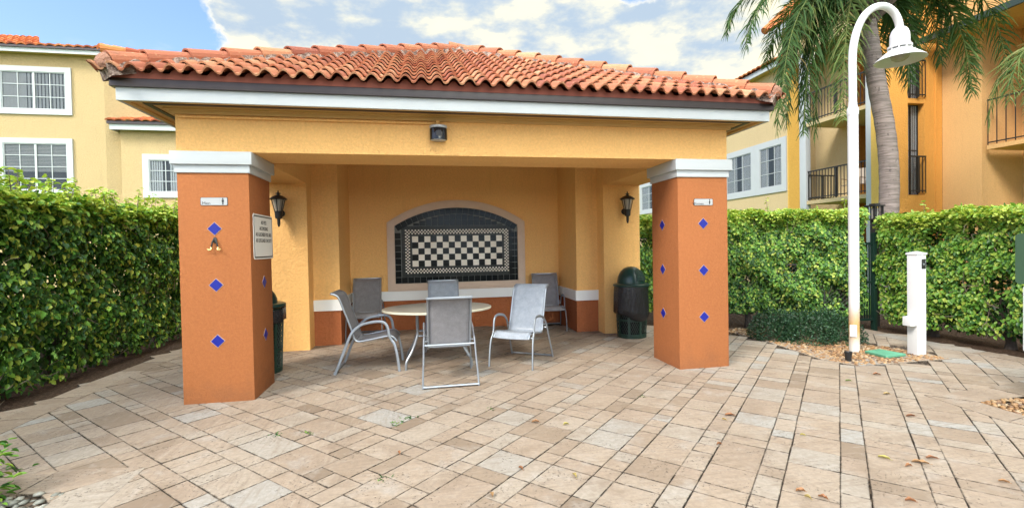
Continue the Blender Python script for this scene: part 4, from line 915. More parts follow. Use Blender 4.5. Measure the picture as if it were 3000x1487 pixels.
m = MB(); m.lathe([(.002, .128), (.036, .130)], 18); m.build('lens', M['lampglass'], t, True, local=True)

vd = Vector((.81, .58, 0)).normalized(); rt_ = Vector((vd.y, -vd.x, 0))            # the roadside sign faces the patio
t = thing('notice_sign', 'dark green board above a white bordered dark sign on a post at the right edge', 'sign', (5.50+rt_.x*.27, 3.555+rt_.y*.27, 0), math.atan2(rt_.y, rt_.x))
m = MB(); m.extr([(a, -.03, b+1.392) for a, b in rrect(.27, .237, .035)], (0, .02, 0)); m.build('board', simple('dark_green_board', (.016, .05, .02), .75), t, local=True)
m = MB(); m.extr([(a+.05, -.03, b+.83) for a, b in rrect(.27, .315, .03)], (0, .012, 0)); o = m.build('lower_plate', M['signwhite'], t, local=True)
m = MB(); m.extr([(a+.05, -.032, b+.83) for a, b in rrect(.248, .293, .025)], (0, -.002, 0)); m.build('lower_face', simple('dark_purple_sign', (.03, .02, .032), .4), o, local=True)
m = MB(); m.box(-.02, .02, -.008, .032, -.1, 1.6); m.build('post', M['green_metal'], t, local=True)

# ------------------------------------------------------------------ vegetation
def norm(a): return a/np.maximum(1e-9, np.linalg.norm(a, axis=1, keepdims=True))
def leaves(P, D, Nn, L, W, droop=.25):
    """folded ovate leaves: 6 vertices, two quads each"""
    n = len(P); D = norm(D); S = norm(np.cross(D, Nn)); U = np.cross(S, D); L = L[:, None]; W = W[:, None]; up = .16*W
    V = np.stack([P, P+D*L*.32+S*W*.5+U*up, P+D*L*.70+S*W*.42+U*(up*.8-droop*.3*L), P+D*L-U*droop*L, P+D*L*.70-S*W*.42+U*(up*.8-droop*.3*L), P+D*L*.32-S*W*.5+U*up], 1).reshape(-1, 3)
    b = np.arange(n)[:, None]*6; F = np.concatenate([b+np.array([0, 1, 2, 3]), b+np.array([0, 3, 4, 5])]); return V, F
def lump(s, z, seed):
    r_ = np.random.default_rng(seed); o = np.zeros_like(s)
    for k in range(9):
        fs, fz, p = r_.normal(0, 3.5+k*1.7), r_.normal(0, 3.5+k*1.7), r_.uniform(0, 6.3); o += np.sin(fs*s+fz*z+p)/(1+k*.35)
    return o/3.0
def hedge(label, p0, p1, depth, H, zb, nleaf, size, seed, trunks, group=None, bare=0., young=.0, shoots=40, twigs=160, gap=.55):
    p0, p1 = np.array(p0, float), np.array(p1, float); L = np.linalg.norm(p1-p0); e = (p1-p0)/L; nr = np.array([e[1], -e[0]])
    e3, n3 = np.array([*e, 0]), np.array([*nr, 0]); g = np.random.default_rng(seed)
    t = thing('hedge', label, 'hedge', (p0[0], p0[1], 0), group=group); o3 = np.array([p0[0], p0[1], 0])
    Ps, Ds, Ns, As = [], [], [], []
    def put(s, d, z, out_n, kind):
        n = len(s); P = o3+e3*s[:, None]-n3*d[:, None]+np.array([0, 0, 1])*z[:, None]; O = np.tile(out_n, (n, 1)); Z = np.array([0, 0, 1.])
        if kind == 'front':
            D = O*g.uniform(.0, .7, (n, 1))+e3*g.normal(0, .55, (n, 1))-Z*g.uniform(.15, 1.1, (n, 1)); Nn = O*.9+Z*.55+g.normal(0, .38, (n, 3))
        else:
            D = O*.15+np.concatenate([g.normal(0, .8, (n, 2)), g.normal(-.15, .35, (n, 1))], 1); Nn = Z+g.normal(0, .45, (n, 3))
        Ps.append(P); Ds.append(D); Ns.append(Nn)
    nf = int(nleaf*.56); s = g.uniform(0, L, nf*2); z = zb+(H-zb)*g.beta(1.35, 1.0, nf*2); lp = lump(s, z, seed)
    keep = (lp > -gap-g.uniform(0, .35, nf*2)) & (g.uniform(0, 1, nf*2) > bare*np.clip(1.15-(z-zb)/(H-zb)*1.25, 0, 1)); s, z, lp = s[keep][:nf], z[keep][:nf], lp[keep][:nf]
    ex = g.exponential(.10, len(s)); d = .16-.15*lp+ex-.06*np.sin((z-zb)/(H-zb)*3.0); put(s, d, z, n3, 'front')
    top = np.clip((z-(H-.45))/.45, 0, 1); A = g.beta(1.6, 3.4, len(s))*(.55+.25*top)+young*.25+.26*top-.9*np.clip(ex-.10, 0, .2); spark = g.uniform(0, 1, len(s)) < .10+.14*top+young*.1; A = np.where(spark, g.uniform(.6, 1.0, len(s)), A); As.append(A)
    nt_ = int(nleaf*.22); s = g.uniform(0, L, nt_); d = g.uniform(0, depth, nt_); lp = lump(s, d+3, seed+1); ex = g.exponential(.07, nt_); z = H+.07*lp-ex-.10*np.clip(1-d/.25, 0, 1)**2; put(s, d, z, np.array([0, 0, 1.]), 'top')
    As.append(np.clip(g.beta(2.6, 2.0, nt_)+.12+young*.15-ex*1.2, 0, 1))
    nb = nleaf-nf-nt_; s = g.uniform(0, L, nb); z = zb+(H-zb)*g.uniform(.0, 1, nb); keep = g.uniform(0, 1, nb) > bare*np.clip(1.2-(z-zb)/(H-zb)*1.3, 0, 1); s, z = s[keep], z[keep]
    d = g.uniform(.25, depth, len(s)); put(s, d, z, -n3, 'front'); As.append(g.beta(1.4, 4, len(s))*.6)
    # end faces
    st_p, st_a = [], []
    tw = MB()
    for k in range(shoots):
        s0 = g.uniform(0, L); d0 = g.uniform(.0, depth*.8); h = g.uniform(.10, .38); lean = g.normal(0, .16, 2); b = o3+e3*s0-n3*d0+np.array([0, 0, H-.06]); pts = [b+np.array([lean[0]*q*h, lean[1]*q*h, h*q*(1-.12*q)]) for q in (0, .35, .7, 1)]
        tw.tube([tuple(p) for p in pts], [.006, .005, .004, .002], 4)
        m_ = int(5+h*26); q = g.uniform(.15, 1, m_); PP = b+np.stack([lean[0]*q*h, lean[1]*q*h, h*q], 1); an = g.uniform(0, 6.3, m_)
        Ps.append(PP); Ds.append(np.stack([np.cos(an), np.sin(an), g.uniform(-.45, .25, m_)], 1)); Ns.append(np.array([0, 0, 1.])+g.normal(0, .3, (m_, 3))); As.append(g.uniform(.62, 1., m_))
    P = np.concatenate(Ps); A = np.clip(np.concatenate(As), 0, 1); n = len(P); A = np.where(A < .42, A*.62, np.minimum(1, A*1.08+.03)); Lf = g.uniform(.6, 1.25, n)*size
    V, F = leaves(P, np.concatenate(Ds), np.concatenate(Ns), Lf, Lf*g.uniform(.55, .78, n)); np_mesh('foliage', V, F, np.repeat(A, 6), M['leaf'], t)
    for k in range(twigs):
        s0 = g.uniform(.1, L-.1); z0 = g.uniform(zb*.6, H-.2); d0 = g.uniform(.10, .55); b = o3+e3*s0-n3*d0+np.array([0, 0, z0]); dv = e3*g.normal(0, .16)+n3*g.uniform(-.05, .16)+np.array([0, 0, g.normal(.10, .13)])
        pts = [b, b+dv*.5+g.normal(0, .025, 3), b+dv+g.normal(0, .03, 3)]; tw.tube([tuple(p) for p in pts], [.006, .0045, .002], 4)
    tag(tw.build('twigs', M['twig'], t), kind='stuff')
    for k in range(trunks):
        s0 = L*(k+.5+g.uniform(-.22, .22))/trunks; d0 = depth*g.uniform(.45, .62); b = o3+e3*s0-n3*d0; m = MB(); r0 = g.uniform(.045, .065); h = g.uniform(.25, .42)
        fork = b+np.array([*(e*g.normal(0, .05)), h]); m.tube([tuple(b-np.array([0, 0, .08])), tuple(b+np.array([0, 0, .04])), tuple(fork)], [r0*1.5, r0*1.15, r0*.9], 9)
        for q in range(4):
            dv = e3*g.normal(0, .34)+n3*g.normal(0, .22)+np.array([0, 0, g.uniform(.3, .6)]); pm = fork+dv*.45+g.normal(0, .05, 3)
            m.tube([tuple(fork-np.array([0, 0, .05])), tuple(pm), tuple(fork+dv)], [r0*.62, r0*.45, r0*.22], 6)
        m.build('trunk', M['bark'], t, True)
    return t
GH = 'clipped hedges round the patio'
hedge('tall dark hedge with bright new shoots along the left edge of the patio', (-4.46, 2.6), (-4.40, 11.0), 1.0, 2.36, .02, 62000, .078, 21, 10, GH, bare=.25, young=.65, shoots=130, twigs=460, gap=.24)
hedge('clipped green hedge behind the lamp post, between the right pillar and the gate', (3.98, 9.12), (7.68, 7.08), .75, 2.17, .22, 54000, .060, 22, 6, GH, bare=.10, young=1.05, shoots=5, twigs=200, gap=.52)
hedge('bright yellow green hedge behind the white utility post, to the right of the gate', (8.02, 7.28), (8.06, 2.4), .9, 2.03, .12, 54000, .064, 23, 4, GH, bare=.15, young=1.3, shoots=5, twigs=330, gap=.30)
# low dark shrub round the lamp post
g = np.random.default_rng(5); t = thing('low_shrub', 'low dark small leaved shrub behind the foot of the lamp post', 'shrub', (6.2, 6.75, 0))
n = 13000; ce = [(5.75, 7.0, .42, .40), (6.15, 6.75, .48, .42), (6.42, 6.45, .36, .36), (5.95, 6.55, .38, .36), (5.62, 6.85, .30, .30), (6.6, 6.85, .36, .40)]
pk = g.integers(0, len(ce), n); C_ = np.array(ce)[pk]; th_ = g.uniform(0, 2*np.pi, n); ph = np.arccos(g.uniform(-.15, 1, n)); rr_ = 1-g.exponential(.08, n)+.08*np.sin(7*th_+pk)
Dr = np.stack([np.sin(ph)*np.cos(th_), np.sin(ph)*np.sin(th_), np.cos(ph)], 1); P = np.stack([C_[:, 0], C_[:, 1], np.full(n, .04)], 1)+Dr*rr_[:, None]*np.stack([C_[:, 2], C_[:, 2], C_[:, 3]], 1); P[:, 2] = np.maximum(P[:, 2], .01)
Ls = g.uniform(.022, .038, n); V, F = leaves(P, Dr+g.normal(0, .6, (n, 3)), Dr+g.normal(0, .5, (n, 3))+np.array([0, 0, .5]), Ls, Ls*.6, .15); np_mesh('foliage', V, F, np.repeat(g.beta(2, 3, n), 6), M['bushleaf'], t)
m = MB()
for k in range(60): a = g.uniform(0, 6.3); c = ce[g.integers(0, len(ce))]; m.tube([(c[0]+.05*math.cos(a), c[1]+.05*math.sin(a), -.02), (c[0]+.28*math.cos(a), c[1]+.28*math.sin(a), g.uniform(.15, .33))], [.006, .003], 4)
m.build('stems', M['twig'], t)
# little plant at the lower left corner bed
t = thing('young_plant', 'small leafy plant in the pebbles at the lower left corner', 'plant', (-2.93, 3.62, 0)); n = 420
P = np.stack([g.normal(-2.93, .10, n), g.normal(3.60, .10, n), g.uniform(.0, .36, n)], 1); D = np.stack([P[:, 0]+2.93, P[:, 1]-3.60, g.uniform(-.1, .12, n)], 1)+g.normal(0, .06, (n, 3)); Ls = g.uniform(.04, .075, n)
V, F = leaves(P, D, g.normal(0, .35, (n, 3))+np.array([0, 0, 1.]), Ls, Ls*.55); np_mesh('foliage', V, F, np.repeat(g.beta(2.4, 2.4, n), 6), M['leaf'], t)
m = MB()
for k in range(16): a = g.uniform(0, 6.3); m.tube([(-2.93, 3.6, -.02), (-2.93+.15*math.cos(a), 3.6+.15*math.sin(a), g.uniform(.2, .34))], [.005, .003], 4)
m.build('stems', M['twig'], t)
# grass tufts behind the left hedge
n = 16000; bx = g.uniform(-9.5, -5.3, n); by = g.uniform(3.5, 14, n); h = g.uniform(.04, .10, n); an = g.uniform(0, 6.3, n); wv = .006
V = np.stack([np.stack([bx-wv*np.cos(an), by-wv*np.sin(an), np.full(n, -.06)], 1), np.stack([bx+wv*np.cos(an), by+wv*np.sin(an), np.full(n, -.06)], 1), np.stack([bx+.03*np.sin(an), by-.03*np.cos(an), h-.06], 1)], 1).reshape(-1, 3)
tag(np_mesh('grass', V, np.arange(n*3).reshape(-1, 3), np.repeat(g.uniform(0, 1, n), 3), M['blade']), kind='stuff')
# chain link fences inside the hedges
def chainlink(label, p0, p1, h):
    p0, p1 = Vector((*p0, 0)), Vector((*p1, 0)); L = (p1-p0).length; e = (p1-p0)/L; t = thing('chain_link_fence', label, 'fence', p0)
    m = MB(); st = .078; n = int(L/st)
    for k in range(-int(h/st), n+1):
        for s in (-1, 1):
            a, b = (k*st, k*st+h) if s > 0 else (k*st+h, k*st)
            z0, z1 = 0, h
            if s > 0:
                if a < 0: z0 = -a; a = 0
                if b > L: z1 = h-(b-L); b = L
            else:
                if b < 0: z1 = h+b; b = 0
                if a > L: z0 = a-L; a = L
            if z1-z0 < .05: continue
            m.tube([p0+e*a+Vector((0, 0, z0)), p0+e*b+Vector((0, 0, z1))], .0022, 3, cap=False)
    m.build('wire_mesh', M['rail'], t)
    for k in range(int(L/1.8)+1): q = p0+e*min(L, k*1.8); MB().tube([q+Vector((0, 0, -.1)), q+Vector((0, 0, h+.05))], .022, 8).build('post', M['rail'], t, True)
    MB().tube([p0+Vector((0, 0, h)), p1+Vector((0, 0, h))], .016, 8).build('top_rail', M['rail'], t, True)
chainlink('dark chain link fence inside the foot of the left hedge', (-4.88, 2.6), (-4.82, 11.0), 1.15)
chainlink('dark chain link fence inside the hedge behind the lamp post', (4.1, 9.32), (7.70, 7.32), 1.15)
# gate between the two right hedges
t = thing('garden_gate', 'narrow dark green metal gate between the two clipped hedges on the right', 'gate', (7.86, 7.3, 0))
for x in (7.66, 8.08): MB().box(x-.035, x+.035, 7.3, 7.37, -.1, 1.72).build('post', M['green_metal'], t, bevel=.004)
m = MB()
for k in range(7): x = 7.71+k*.053; m.box(x-.009, x+.009, 7.32, 7.34, .12, 1.55)
for z in (.12, .8, 1.5): m.box(7.70, 8.04, 7.315, 7.345, z, z+.04)
m.build('bars', M['green_metal'], t)
t = thing('post_lantern', 'small dark square lantern on a post behind the gate, just above the hedge', 'lantern', (8.42, 7.62, 0))
m = MB(); m.box(-.05, .05, -.05, .05, -.05, 1.98); m.build('post', M['rail'], t, local=True)
m = MB(); 
for a in (-1, 1):
    for b_ in (-1, 1): m.box(a*.085-.012, a*.085+.012, b_*.085-.012, b_*.085+.012, 1.98, 2.22)
m.box(-.10, .10, -.10, .10, 1.965, 1.985); m.box(-.115, .115, -.115, .115, 2.22, 2.245); m.box(-.06, .06, -.06, .06, 2.245, 2.275)
for k in range(3):
    for s in (-1, 1): m.box(-.05+k*.05-.004, -.05+k*.05+.004, s*.085-.004, s*.085+.004, 1.985, 2.22); m.box(s*.085-.004, s*.085+.004, -.05+k*.05-.004, -.05+k*.05+.004, 1.985, 2.22)
m.build('cage', M['black'], t, local=True); MB().lathe([(.055, 1.99), (.06, 2.19)], 12).build('glass', M['lampglass'], t, True, local=True)

# palms
def frond(t, crown, az_, reach, rise, drop, seed, n=108, ll=.60, wid=.027, tone=.45, dry=.0):
    g = np.random.default_rng(seed); o = np.array([math.sin(az_), math.cos(az_), 0]); c = np.array(crown, float)
    P0, P1, P2, P3 = c, c+o*reach*.42+[0, 0, rise], c+o*reach*.95+[0, 0, rise*.55-drop*.12], c+o*reach+[0, 0, -drop]
    q = np.linspace(0, 1, 24)[:, None]; cur = (1-q)**3*P0+3*(1-q)**2*q*P1+3*(1-q)*q*q*P2+q**3*P3
    m = MB(); m.cur = .82; m.tube([tuple(p) for p in cur], [.026*(1-.9*i/23)+.002 for i in range(24)], 5); fr_ = m.build('frond', M['frond'], t)
    ts = np.linspace(.14, .99, n); ts = np.repeat(ts, 2); sd_ = np.tile([1, -1], n); tt = ts[:, None]
    P = (1-tt)**3*P0+3*(1-tt)**2*tt*P1+3*(1-tt)*tt*tt*P2+tt**3*P3; T = norm(3*(1-tt)**2*(P1-P0)+6*(1-tt)*tt*(P2-P1)+3*tt*tt*(P3-P2))
    Sd = norm(np.cross(T, [0, 0, 1.])+1e-6)*sd_[:, None]; k = len(P); l = ll*np.sin(np.pi*(.12+.83*ts))**.7*g.uniform(.8, 1.12, k)
    D = norm(Sd*g.uniform(.45, .9, (k, 1))+T*g.uniform(.45, .8, (k, 1))+g.normal(0, .16, (k, 3))+np.array([0, 0, .12])); w_ = wid*g.uniform(.8, 1.2, k)
    Nn = norm(np.cross(D, T)+g.normal(0, .3, (k, 3))); S2 = norm(np.cross(D, Nn)); l = l[:, None]; w_ = w_[:, None]; dn = np.array([0, 0, -1.])
    V = np.stack([P-S2*w_*.35, P+S2*w_*.35, P+D*l*.4+dn*l*.06+S2*w_*.5, P+D*l*.4+dn*l*.06-S2*w_*.5, P+D*l*.74+dn*l*.24+S2*w_*.36, P+D*l*.74+dn*l*.24-S2*w_*.36, P+D*l*.95+dn*l*.52+S2*w_*.06, P+D*l*.95+dn*l*.52-S2*w_*.06], 1).reshape(-1, 3)
    b = np.arange(k)[:, None]*8; F = np.concatenate([b+np.array([0, 1, 2, 3]), b+np.array([3, 2, 4, 5]), b+np.array([5, 4, 6, 7])])
    A = np.clip(g.normal(tone, .14, k)+dry, 0, 1); o_ = np_mesh('leaflets', V, F, np.repeat(A, 8), M['frond'], None); o_.parent = fr_
    o_.data.vertices.foreach_set('co', (V-np.array(t.location)).astype(np.float32).ravel()); o_.data.update()
CR = (9.72, 8.97, 6.95)
t = thing('palm_tree', 'tall palm with curving grey trunk and drooping feather fronds behind the right hedge', 'palm tree', (10.02, 8.82, 0))
m = MB(); pth = smooth_path([(10.02, 8.82, -.1), (10.06, 8.82, 1.0), (10.10, 8.82, 1.96), (10.145, 8.83, 3.0), (10.09, 8.86, 3.98), (9.95, 8.9, 4.86), (9.84, 8.93, 5.57), (9.78, 8.95, 6.05), (9.73, 8.97, 6.5), (9.72, 8.97, 6.85)], 8)
m.tube(pth, [.195+.02*max(0, 1-i/12)-.035*(i/len(pth))+.004*math.sin(i*2.1) for i in range(len(pth))], 20); m.build('trunk', M['palmbark'], t, True)
m = MB(); gg = random.Random(4)
for k in range(70):
    a = gg.uniform(0, 6.3); z = gg.uniform(-.45, .30); rad = .12+.06*gg.random(); b0 = Vector((CR[0]+.12*math.cos(a), CR[1]+.12*math.sin(a), CR[2]+z-.25)); m.tube([b0, b0+Vector((.16*math.cos(a), .16*math.sin(a), .18)), b0+Vector((.42*math.cos(a), .42*math.sin(a), .30+.2*gg.random()))], [.05, .035, .012], 5)
m.lathe([(.16, -.55), (.22, -.30), (.26, 0), (.20, .25), (.05, .45)], 14, CR); m.build('crown_shaft', M['fiber'], t, True)
RTA = R(100.4)                                              # azimuth pointing to the right as seen from the patio
FR = [(-R(2), 2.72, .9, 1.15), (R(7), 2.95, 1.1, .6), (R(2), 1.95, .6, 3.0), (R(12), 1.62, .5, 2.8), (-R(9), 2.1, .7, 2.5), (R(20), 1.0, .45, 3.1), (-R(26), .9, .45, 2.85), (R(34), 1.3, .6, 2.5), (R(4), 1.75, .6, 2.7), (-R(3), 1.45, .5, 3.05), (R(16), 1.25, .5, 2.95), (R(26), 1.75, .7, 2.2), (R(178), .98, .45, 2.0), (R(163), 1.35, .6, 1.7), (R(180), 2.35, .8, 2.15), (-R(170), 2.65, 1.0, 1.75), (R(171), 1.95, 1.0, 1.4), (-R(176), 2.2, .9, 2.3),
      (R(80), 2.2, 1.4, .3), (R(110), 2.1, 1.3, .9), (R(60), 2.3, 1.2, .8), (R(135), 1.9, 1.0, 1.5), (-R(90), 1.7, 1.8, -.6), (-R(55), 2.2, 1.6, -.2), (-R(125), 2.2, 1.6, -.3), (R(15), 2.4, 1.8, -.6), (-R(150), 2.2, 1.7, -.2), (R(150), 2.3, 1.8, -.4)]
for k, (a, re_, ri, dr) in enumerate(FR): frond(t, CR, RTA+R(180)+a, re_, ri, dr, 100+k, ll=.66 if dr > 1.4 else .58, tone=.36+.09*(k % 3), dry=.36 if k in (8, 6) else 0)
C2 = (11.9, 6.95, 5.0)
t = thing('palm_tree', 'smaller palm whose lighter green frond tips reach in at the right edge', 'palm tree', (12.0, 6.9, 0))
m = MB(); m.tube(smooth_path([(12.0, 6.9, -.1), (12.0, 6.9, 2.4), (11.9, 6.95, 4.95)], 8), [.15-.002*i for i in range(17)], 14); m.build('trunk', M['palmbark'], t, True)
for k, (a, re_, ri, dr) in enumerate([(R(4), .95, .55, .85), (-R(22), .85, .5, 1.55), (R(40), 1.0, .5, 1.2), (R(120), 1.2, .6, 1.0), (-R(100), 1.1, .6, 1.0), (R(180), 1.3, .7, .8)]): frond(t, C2, RTA+R(180)+a, re_, ri, dr, 200+k, n=60, ll=.46, wid=.02, tone=.70)

# ------------------------------------------------------------------ background apartment buildings
def far_roof(mb, corners, pitch=.28, rows=6, seed=1, amp=.05):
    """quad roof plane (eave a-b, upper d-c) with barrel tile relief"""
    a, b, c, d = [Vector(p) for p in corners]; g = random.Random(seed); n = max(2, int((b-a).length/pitch)); nv = (b-a).cross(d-a).normalized()
    if nv.z < 0: nv = -nv
    for i in range(rows):
        for j in range(n):
            mb.cur = min(1, max(0, g.gauss(.5, .22))); P = []
            for (q, lf) in ((i/rows, .045), ((i+1)/rows, .0)):
                l0, l1 = a.lerp(d, q), b.lerp(c, q)
                P.append([l0.lerp(l1, (j+tq)/n)+nv*(lf+amp*math.sin(math.pi*tq)) for tq in (0, .25, .5, .75, 1)])
            for k in range(4): mb.poly([P[0][k], P[0][k+1], P[1][k+1], P[1][k]])
            base = [p-nv*.05 for p in P[0]]
            for k in range(4): mb.poly([base[k], base[k+1], P[0][k+1], P[0][k]])
def window(parent, O, ah, nh, a0, a1, z0, z1, trim=.15, cols=4, rows=3, split=True, fill='curtain', fmat='white', sides='LRTB'):
    """window on a wall: O a point on the wall plane, ah along the wall, nh outward"""
    O, ah, nh = Vector(O), Vector(ah), Vector(nh); Z = Vector((0, 0, 1))
    def bx(mb, x0, x1, q0, q1, d0, d1): mb.extr([O+ah*x0+nh*d0+Z*q0, O+ah*x1+nh*d0+Z*q0, O+ah*x1+nh*d0+Z*q1, O+ah*x0+nh*d0+Z*q1], nh*(d1-d0))
    fr_ = MB(); tr_ = trim
    if 'T' in sides: bx(fr_, a0-(tr_ if 'L' in sides else 0), a1+(tr_ if 'R' in sides else 0), z1, z1+tr_, .002, .05)
    if 'B' in sides: bx(fr_, a0-(tr_ if 'L' in sides else 0), a1+(tr_ if 'R' in sides else 0), z0-tr_, z0, .002, .05)
    if 'L' in sides: bx(fr_, a0-tr_, a0, z0, z1, .002, .05)
    if 'R' in sides: bx(fr_, a1, a1+tr_, z0, z1, .002, .05)
    w_ = fr_.build('window', M['white'], parent)
    m = MB(); bx(m, a0, a1, z0, z1, .006, .009); m.build('pane', M['glass'], w_)
    m = MB(); e = .03
    bx(m, a0, a0+e, z0, z1, .010, .03); bx(m, a1-e, a1, z0, z1, .010, .03); bx(m, a0+e, a1-e, z0, z0+e, .010, .03); bx(m, a0+e, a1-e, z1-e, z1, .010, .03)
    mid_ = (a0+a1)/2
    if split: bx(m, mid_-.03, mid_+.03, z0+e, z1-e, .0102, .032)
    for k in range(1, cols):
        x = a0+(a1-a0)*k/cols
        if split and abs(x-mid_) < .05: continue
        bx(m, x-.011, x+.011, z0+e, z1-e, .0104, .022)
    for k in range(1, rows): z = z0+(z1-z0)*k/rows; bx(m, a0+e, a1-e, z-.011, z+.011, .0106, .0215)
    m.build('sash', M[fmat], w_)
    m = MB(); bx(m, a0, a1, z0, z1, .0015, .0022); m.build('dark_room', M['interior'], w_)
    m = MB(); g = random.Random(int(a0*100+z0*10))
    if fill == 'blinds':
        n = int((z1-z0)*.62/.045)
        for k in range(n): z = z1-.02-k*.045; bx(m, a0+.03, a1-.03, z-.032, z, .003, .0045)
        m.build('blinds', M['blind'], w_)
    elif fill == 'vertical':
        n = int((a1-a0)/.10)
        for k in range(n): x = a0+.02+k*.10; bx(m, x, x+.07+(.028 if k < n*.3 else 0), z0, z1, .003, .0045)
        m.build('blinds', M['blind'], w_)
    elif fill == 'curtain':
        n = int((a1-a0)/.07)
        for k in range(n):
            x = a0+k*.07
            if abs(x-mid_) < (a1-a0)*.10: continue
            bx(m, x, x+.05, z0, z1, .0028, .0035+.0012*(k % 3))
        m.build('curtain', M['curtain'], w_)
    return w_

bL = thing('apartment_building', 'pale yellow apartment building with white framed windows behind the left hedge', 'building', (-14, 18, 0))
YL = 18.0; XR = -10.33; ang = (math.sin(R(70)), math.cos(R(70)))
pts = [(-26, YL), (XR, YL), (XR+ang[0]*7, YL+ang[1]*7), (XR+ang[0]*7, YL+10), (-26, YL+10)]
MB().prism(pts, -.1, 8.24).build('wall', M['cream'], bL)
MB().prism([(-9.87, 17.95), (-4.5, 17.95), (-4.5, 22.5), (-9.87, 22.5)], -.1, 5.72).build('annex_wall', M['cream'], bL)
o_ = .28
m = MB(); m.box(-26, XR+.10, YL-o_, YL-o_+.04, 8.06, 8.22)
m.extr([(XR+.101, YL-o_, 8.06), (XR+.101+ang[0]*7, YL-o_+ang[1]*7, 8.06), (XR+.101+ang[0]*7, YL-o_+ang[1]*7, 8.22), (XR+.101, YL-o_, 8.22)], (-.02, .04, 0))
m.build('fascia', M['white'], bL)
m = MB(); m.poly([(-26, YL-o_+.03, 8.10), (XR+.1, YL-o_+.03, 8.10), (XR+.1, YL+.3, 8.10), (-26, YL+.3, 8.10)]); m.poly([(XR+.1, YL-o_+.03, 8.10), (XR+.1+ang[0]*7, YL-o_+.03+ang[1]*7, 8.10), (XR+ang[0]*7, YL+.6+ang[1]*7, 8.10), (XR, YL+.6, 8.10)]); m.build('soffit', M['soffit'], bL)
m = MB(); far_roof(m, [(-26, YL-o_-.06, 8.25), (XR+.16, YL-o_-.06, 8.25), (XR-2.0, YL+5, 10.0), (-26, YL+5, 10.0)], .26, 14, 2)
far_roof(m, [(XR+.16, YL-o_-.06, 8.25), (XR+.16+ang[0]*7, YL-o_-.06+ang[1]*7, 8.25), (XR+ang[0]*7-2, YL+7.2, 10.0), (XR-2.0, YL+5, 10.0)], .26, 14, 3)
rf = m.build('roof', M['terra_far'], bL)
def barrel(mb, p0, p1, r0, st, seed):
    p0, p1 = Vector(p0), Vector(p1); d = (p1-p0).normalized(); n = int((p1-p0).length/st); g = random.Random(seed)
    for k in range(n): mb.cur = g.random(); mb.tube([p0+d*(k*st-.03), p0+d*((k+1)*st+.02)], [r0*1.12, r0*.88], 10)
m = MB(); barrel(m, (XR+.14, YL-o_-.02, 8.29), (XR+.14+ang[0]*7, YL-o_-.02+ang[1]*7, 8.29), .13, .33, 2); barrel(m, (XR+.14, YL-o_, 8.30), (XR-2.0, YL+5, 10.05), .13, .36, 6); m.build('ridge_cap', M['terra_far'], rf)
m = MB(); m.box(-26, XR+.12, YL-o_-.05, YL-o_+.02, 8.19, 8.26); m.build('drip_edge', M['drip'], bL)
m = MB(); m.box(-10.05, -4.4, 17.95-.25, 17.95-.21, 5.66, 5.84); m.box(-10.05, -10.01, 17.74, 22, 5.66, 5.84); m.build('annex_fascia', M['white'], bL)
m = MB(); m.box(-10.1, -4.35, 17.95-.30, 17.95-.2, 5.84, 5.93); m.build('annex_drip_edge', M['drip'], bL)
m = MB(); far_roof(m, [(-10.12, 17.62, 5.93), (-4.3, 17.62, 5.93), (-6.0, 20.5, 6.9), (-8.4, 20.5, 6.9)], .26, 8, 5); far_roof(m, [(-10.12, 22, 5.93), (-10.12, 17.62, 5.93), (-8.4, 20.5, 6.9), (-8.4, 22, 6.9)], .26, 8, 6); m.build('annex_roof', M['terra_far'], bL)
m = MB(); far_roof(m, [(-26, YL+2.2, 9.02), (-13.6, YL+2.2, 9.02), (-15.5, YL+5, 10.6), (-26, YL+5, 10.6)], .26, 8, 9); m.build('upper_roof', M['terra_far'], bL)
window(bL, (0, YL, 0), (1, 0, 0), (0, -1, 0), -13.22, -11.42, 6.31, 7.52, .165, 4, 3, True, 'vertical')
window(bL, (0, YL, 0), (1, 0, 0), (0, -1, 0), -13.22, -11.44, 3.70, 5.21, .165, 4, 4, True, 'blinds')
window(bL, (0, YL, 0), (1, 0, 0), (0, -1, 0), -18.2, -16.4, 6.31, 7.52, .165, 4, 3, True, 'vertical')
window(bL, (0, 17.95, 0), (1, 0, 0), (0, -1, 0), -9.04, -8.05, 3.64, 4.72, .19, 2, 3, False, 'curtain')

bR = thing('apartment_building', 'tall orange and cream apartment building with balconies behind the right hedge', 'building', (13.2, 12, 0))
XA, XC, XB, Y1, Y2 = 13.2, 13.0, 15.2, 15.37, 11.59
MB().prism([(XA, Y1), (24, Y1), (24, 32), (XA, 32)], -.1, 8.16).build('wall', M['cream_far'], bR)
m = MB(); m.box(13.202, 13.75, Y1-.03, Y1-.001, -.1, 8.9); m.build('wall', M['gold'], bR)
m = MB(); m.prism([(14.4, 13.95), (16.2, 13.95), (16.2, 11.87), (24, 11.87), (24, Y1-.002), (14.4, Y1-.002)], -.1, 10.6); m.build('balcony_wall', M['cream_far'], bR)
m = MB(); m.box(14.395, 16.2, 13.93, 13.9495, -.1, 10.6); m.build('balcony_wall', M['orange'], bR)
m = MB(); m.prism([(XC, Y2), (13.98, Y2), (13.98, 11.868), (XC, 11.868)], -.1, 10.8); m.prism([(14.56, Y2), (XB, Y2), (XB, 11.868), (14.56, 11.868)], -.1, 10.8)
for z0, z1 in ((-.1, 2.88), (5.56, 5.70), (8.0, 10.8)): m.box(13.9805, 14.5595, Y2+.002, 11.866, z0, z1)
m.box(14.93, 14.97, Y2-.03, Y2-.001, -.1, 10.8)
m.build('wall', M['orange'], bR)
m = MB(); m.box(XC-.006, XC-.001, Y2, 11.866, -.1, 10.8); m.build('wall', M['gold'], bR)
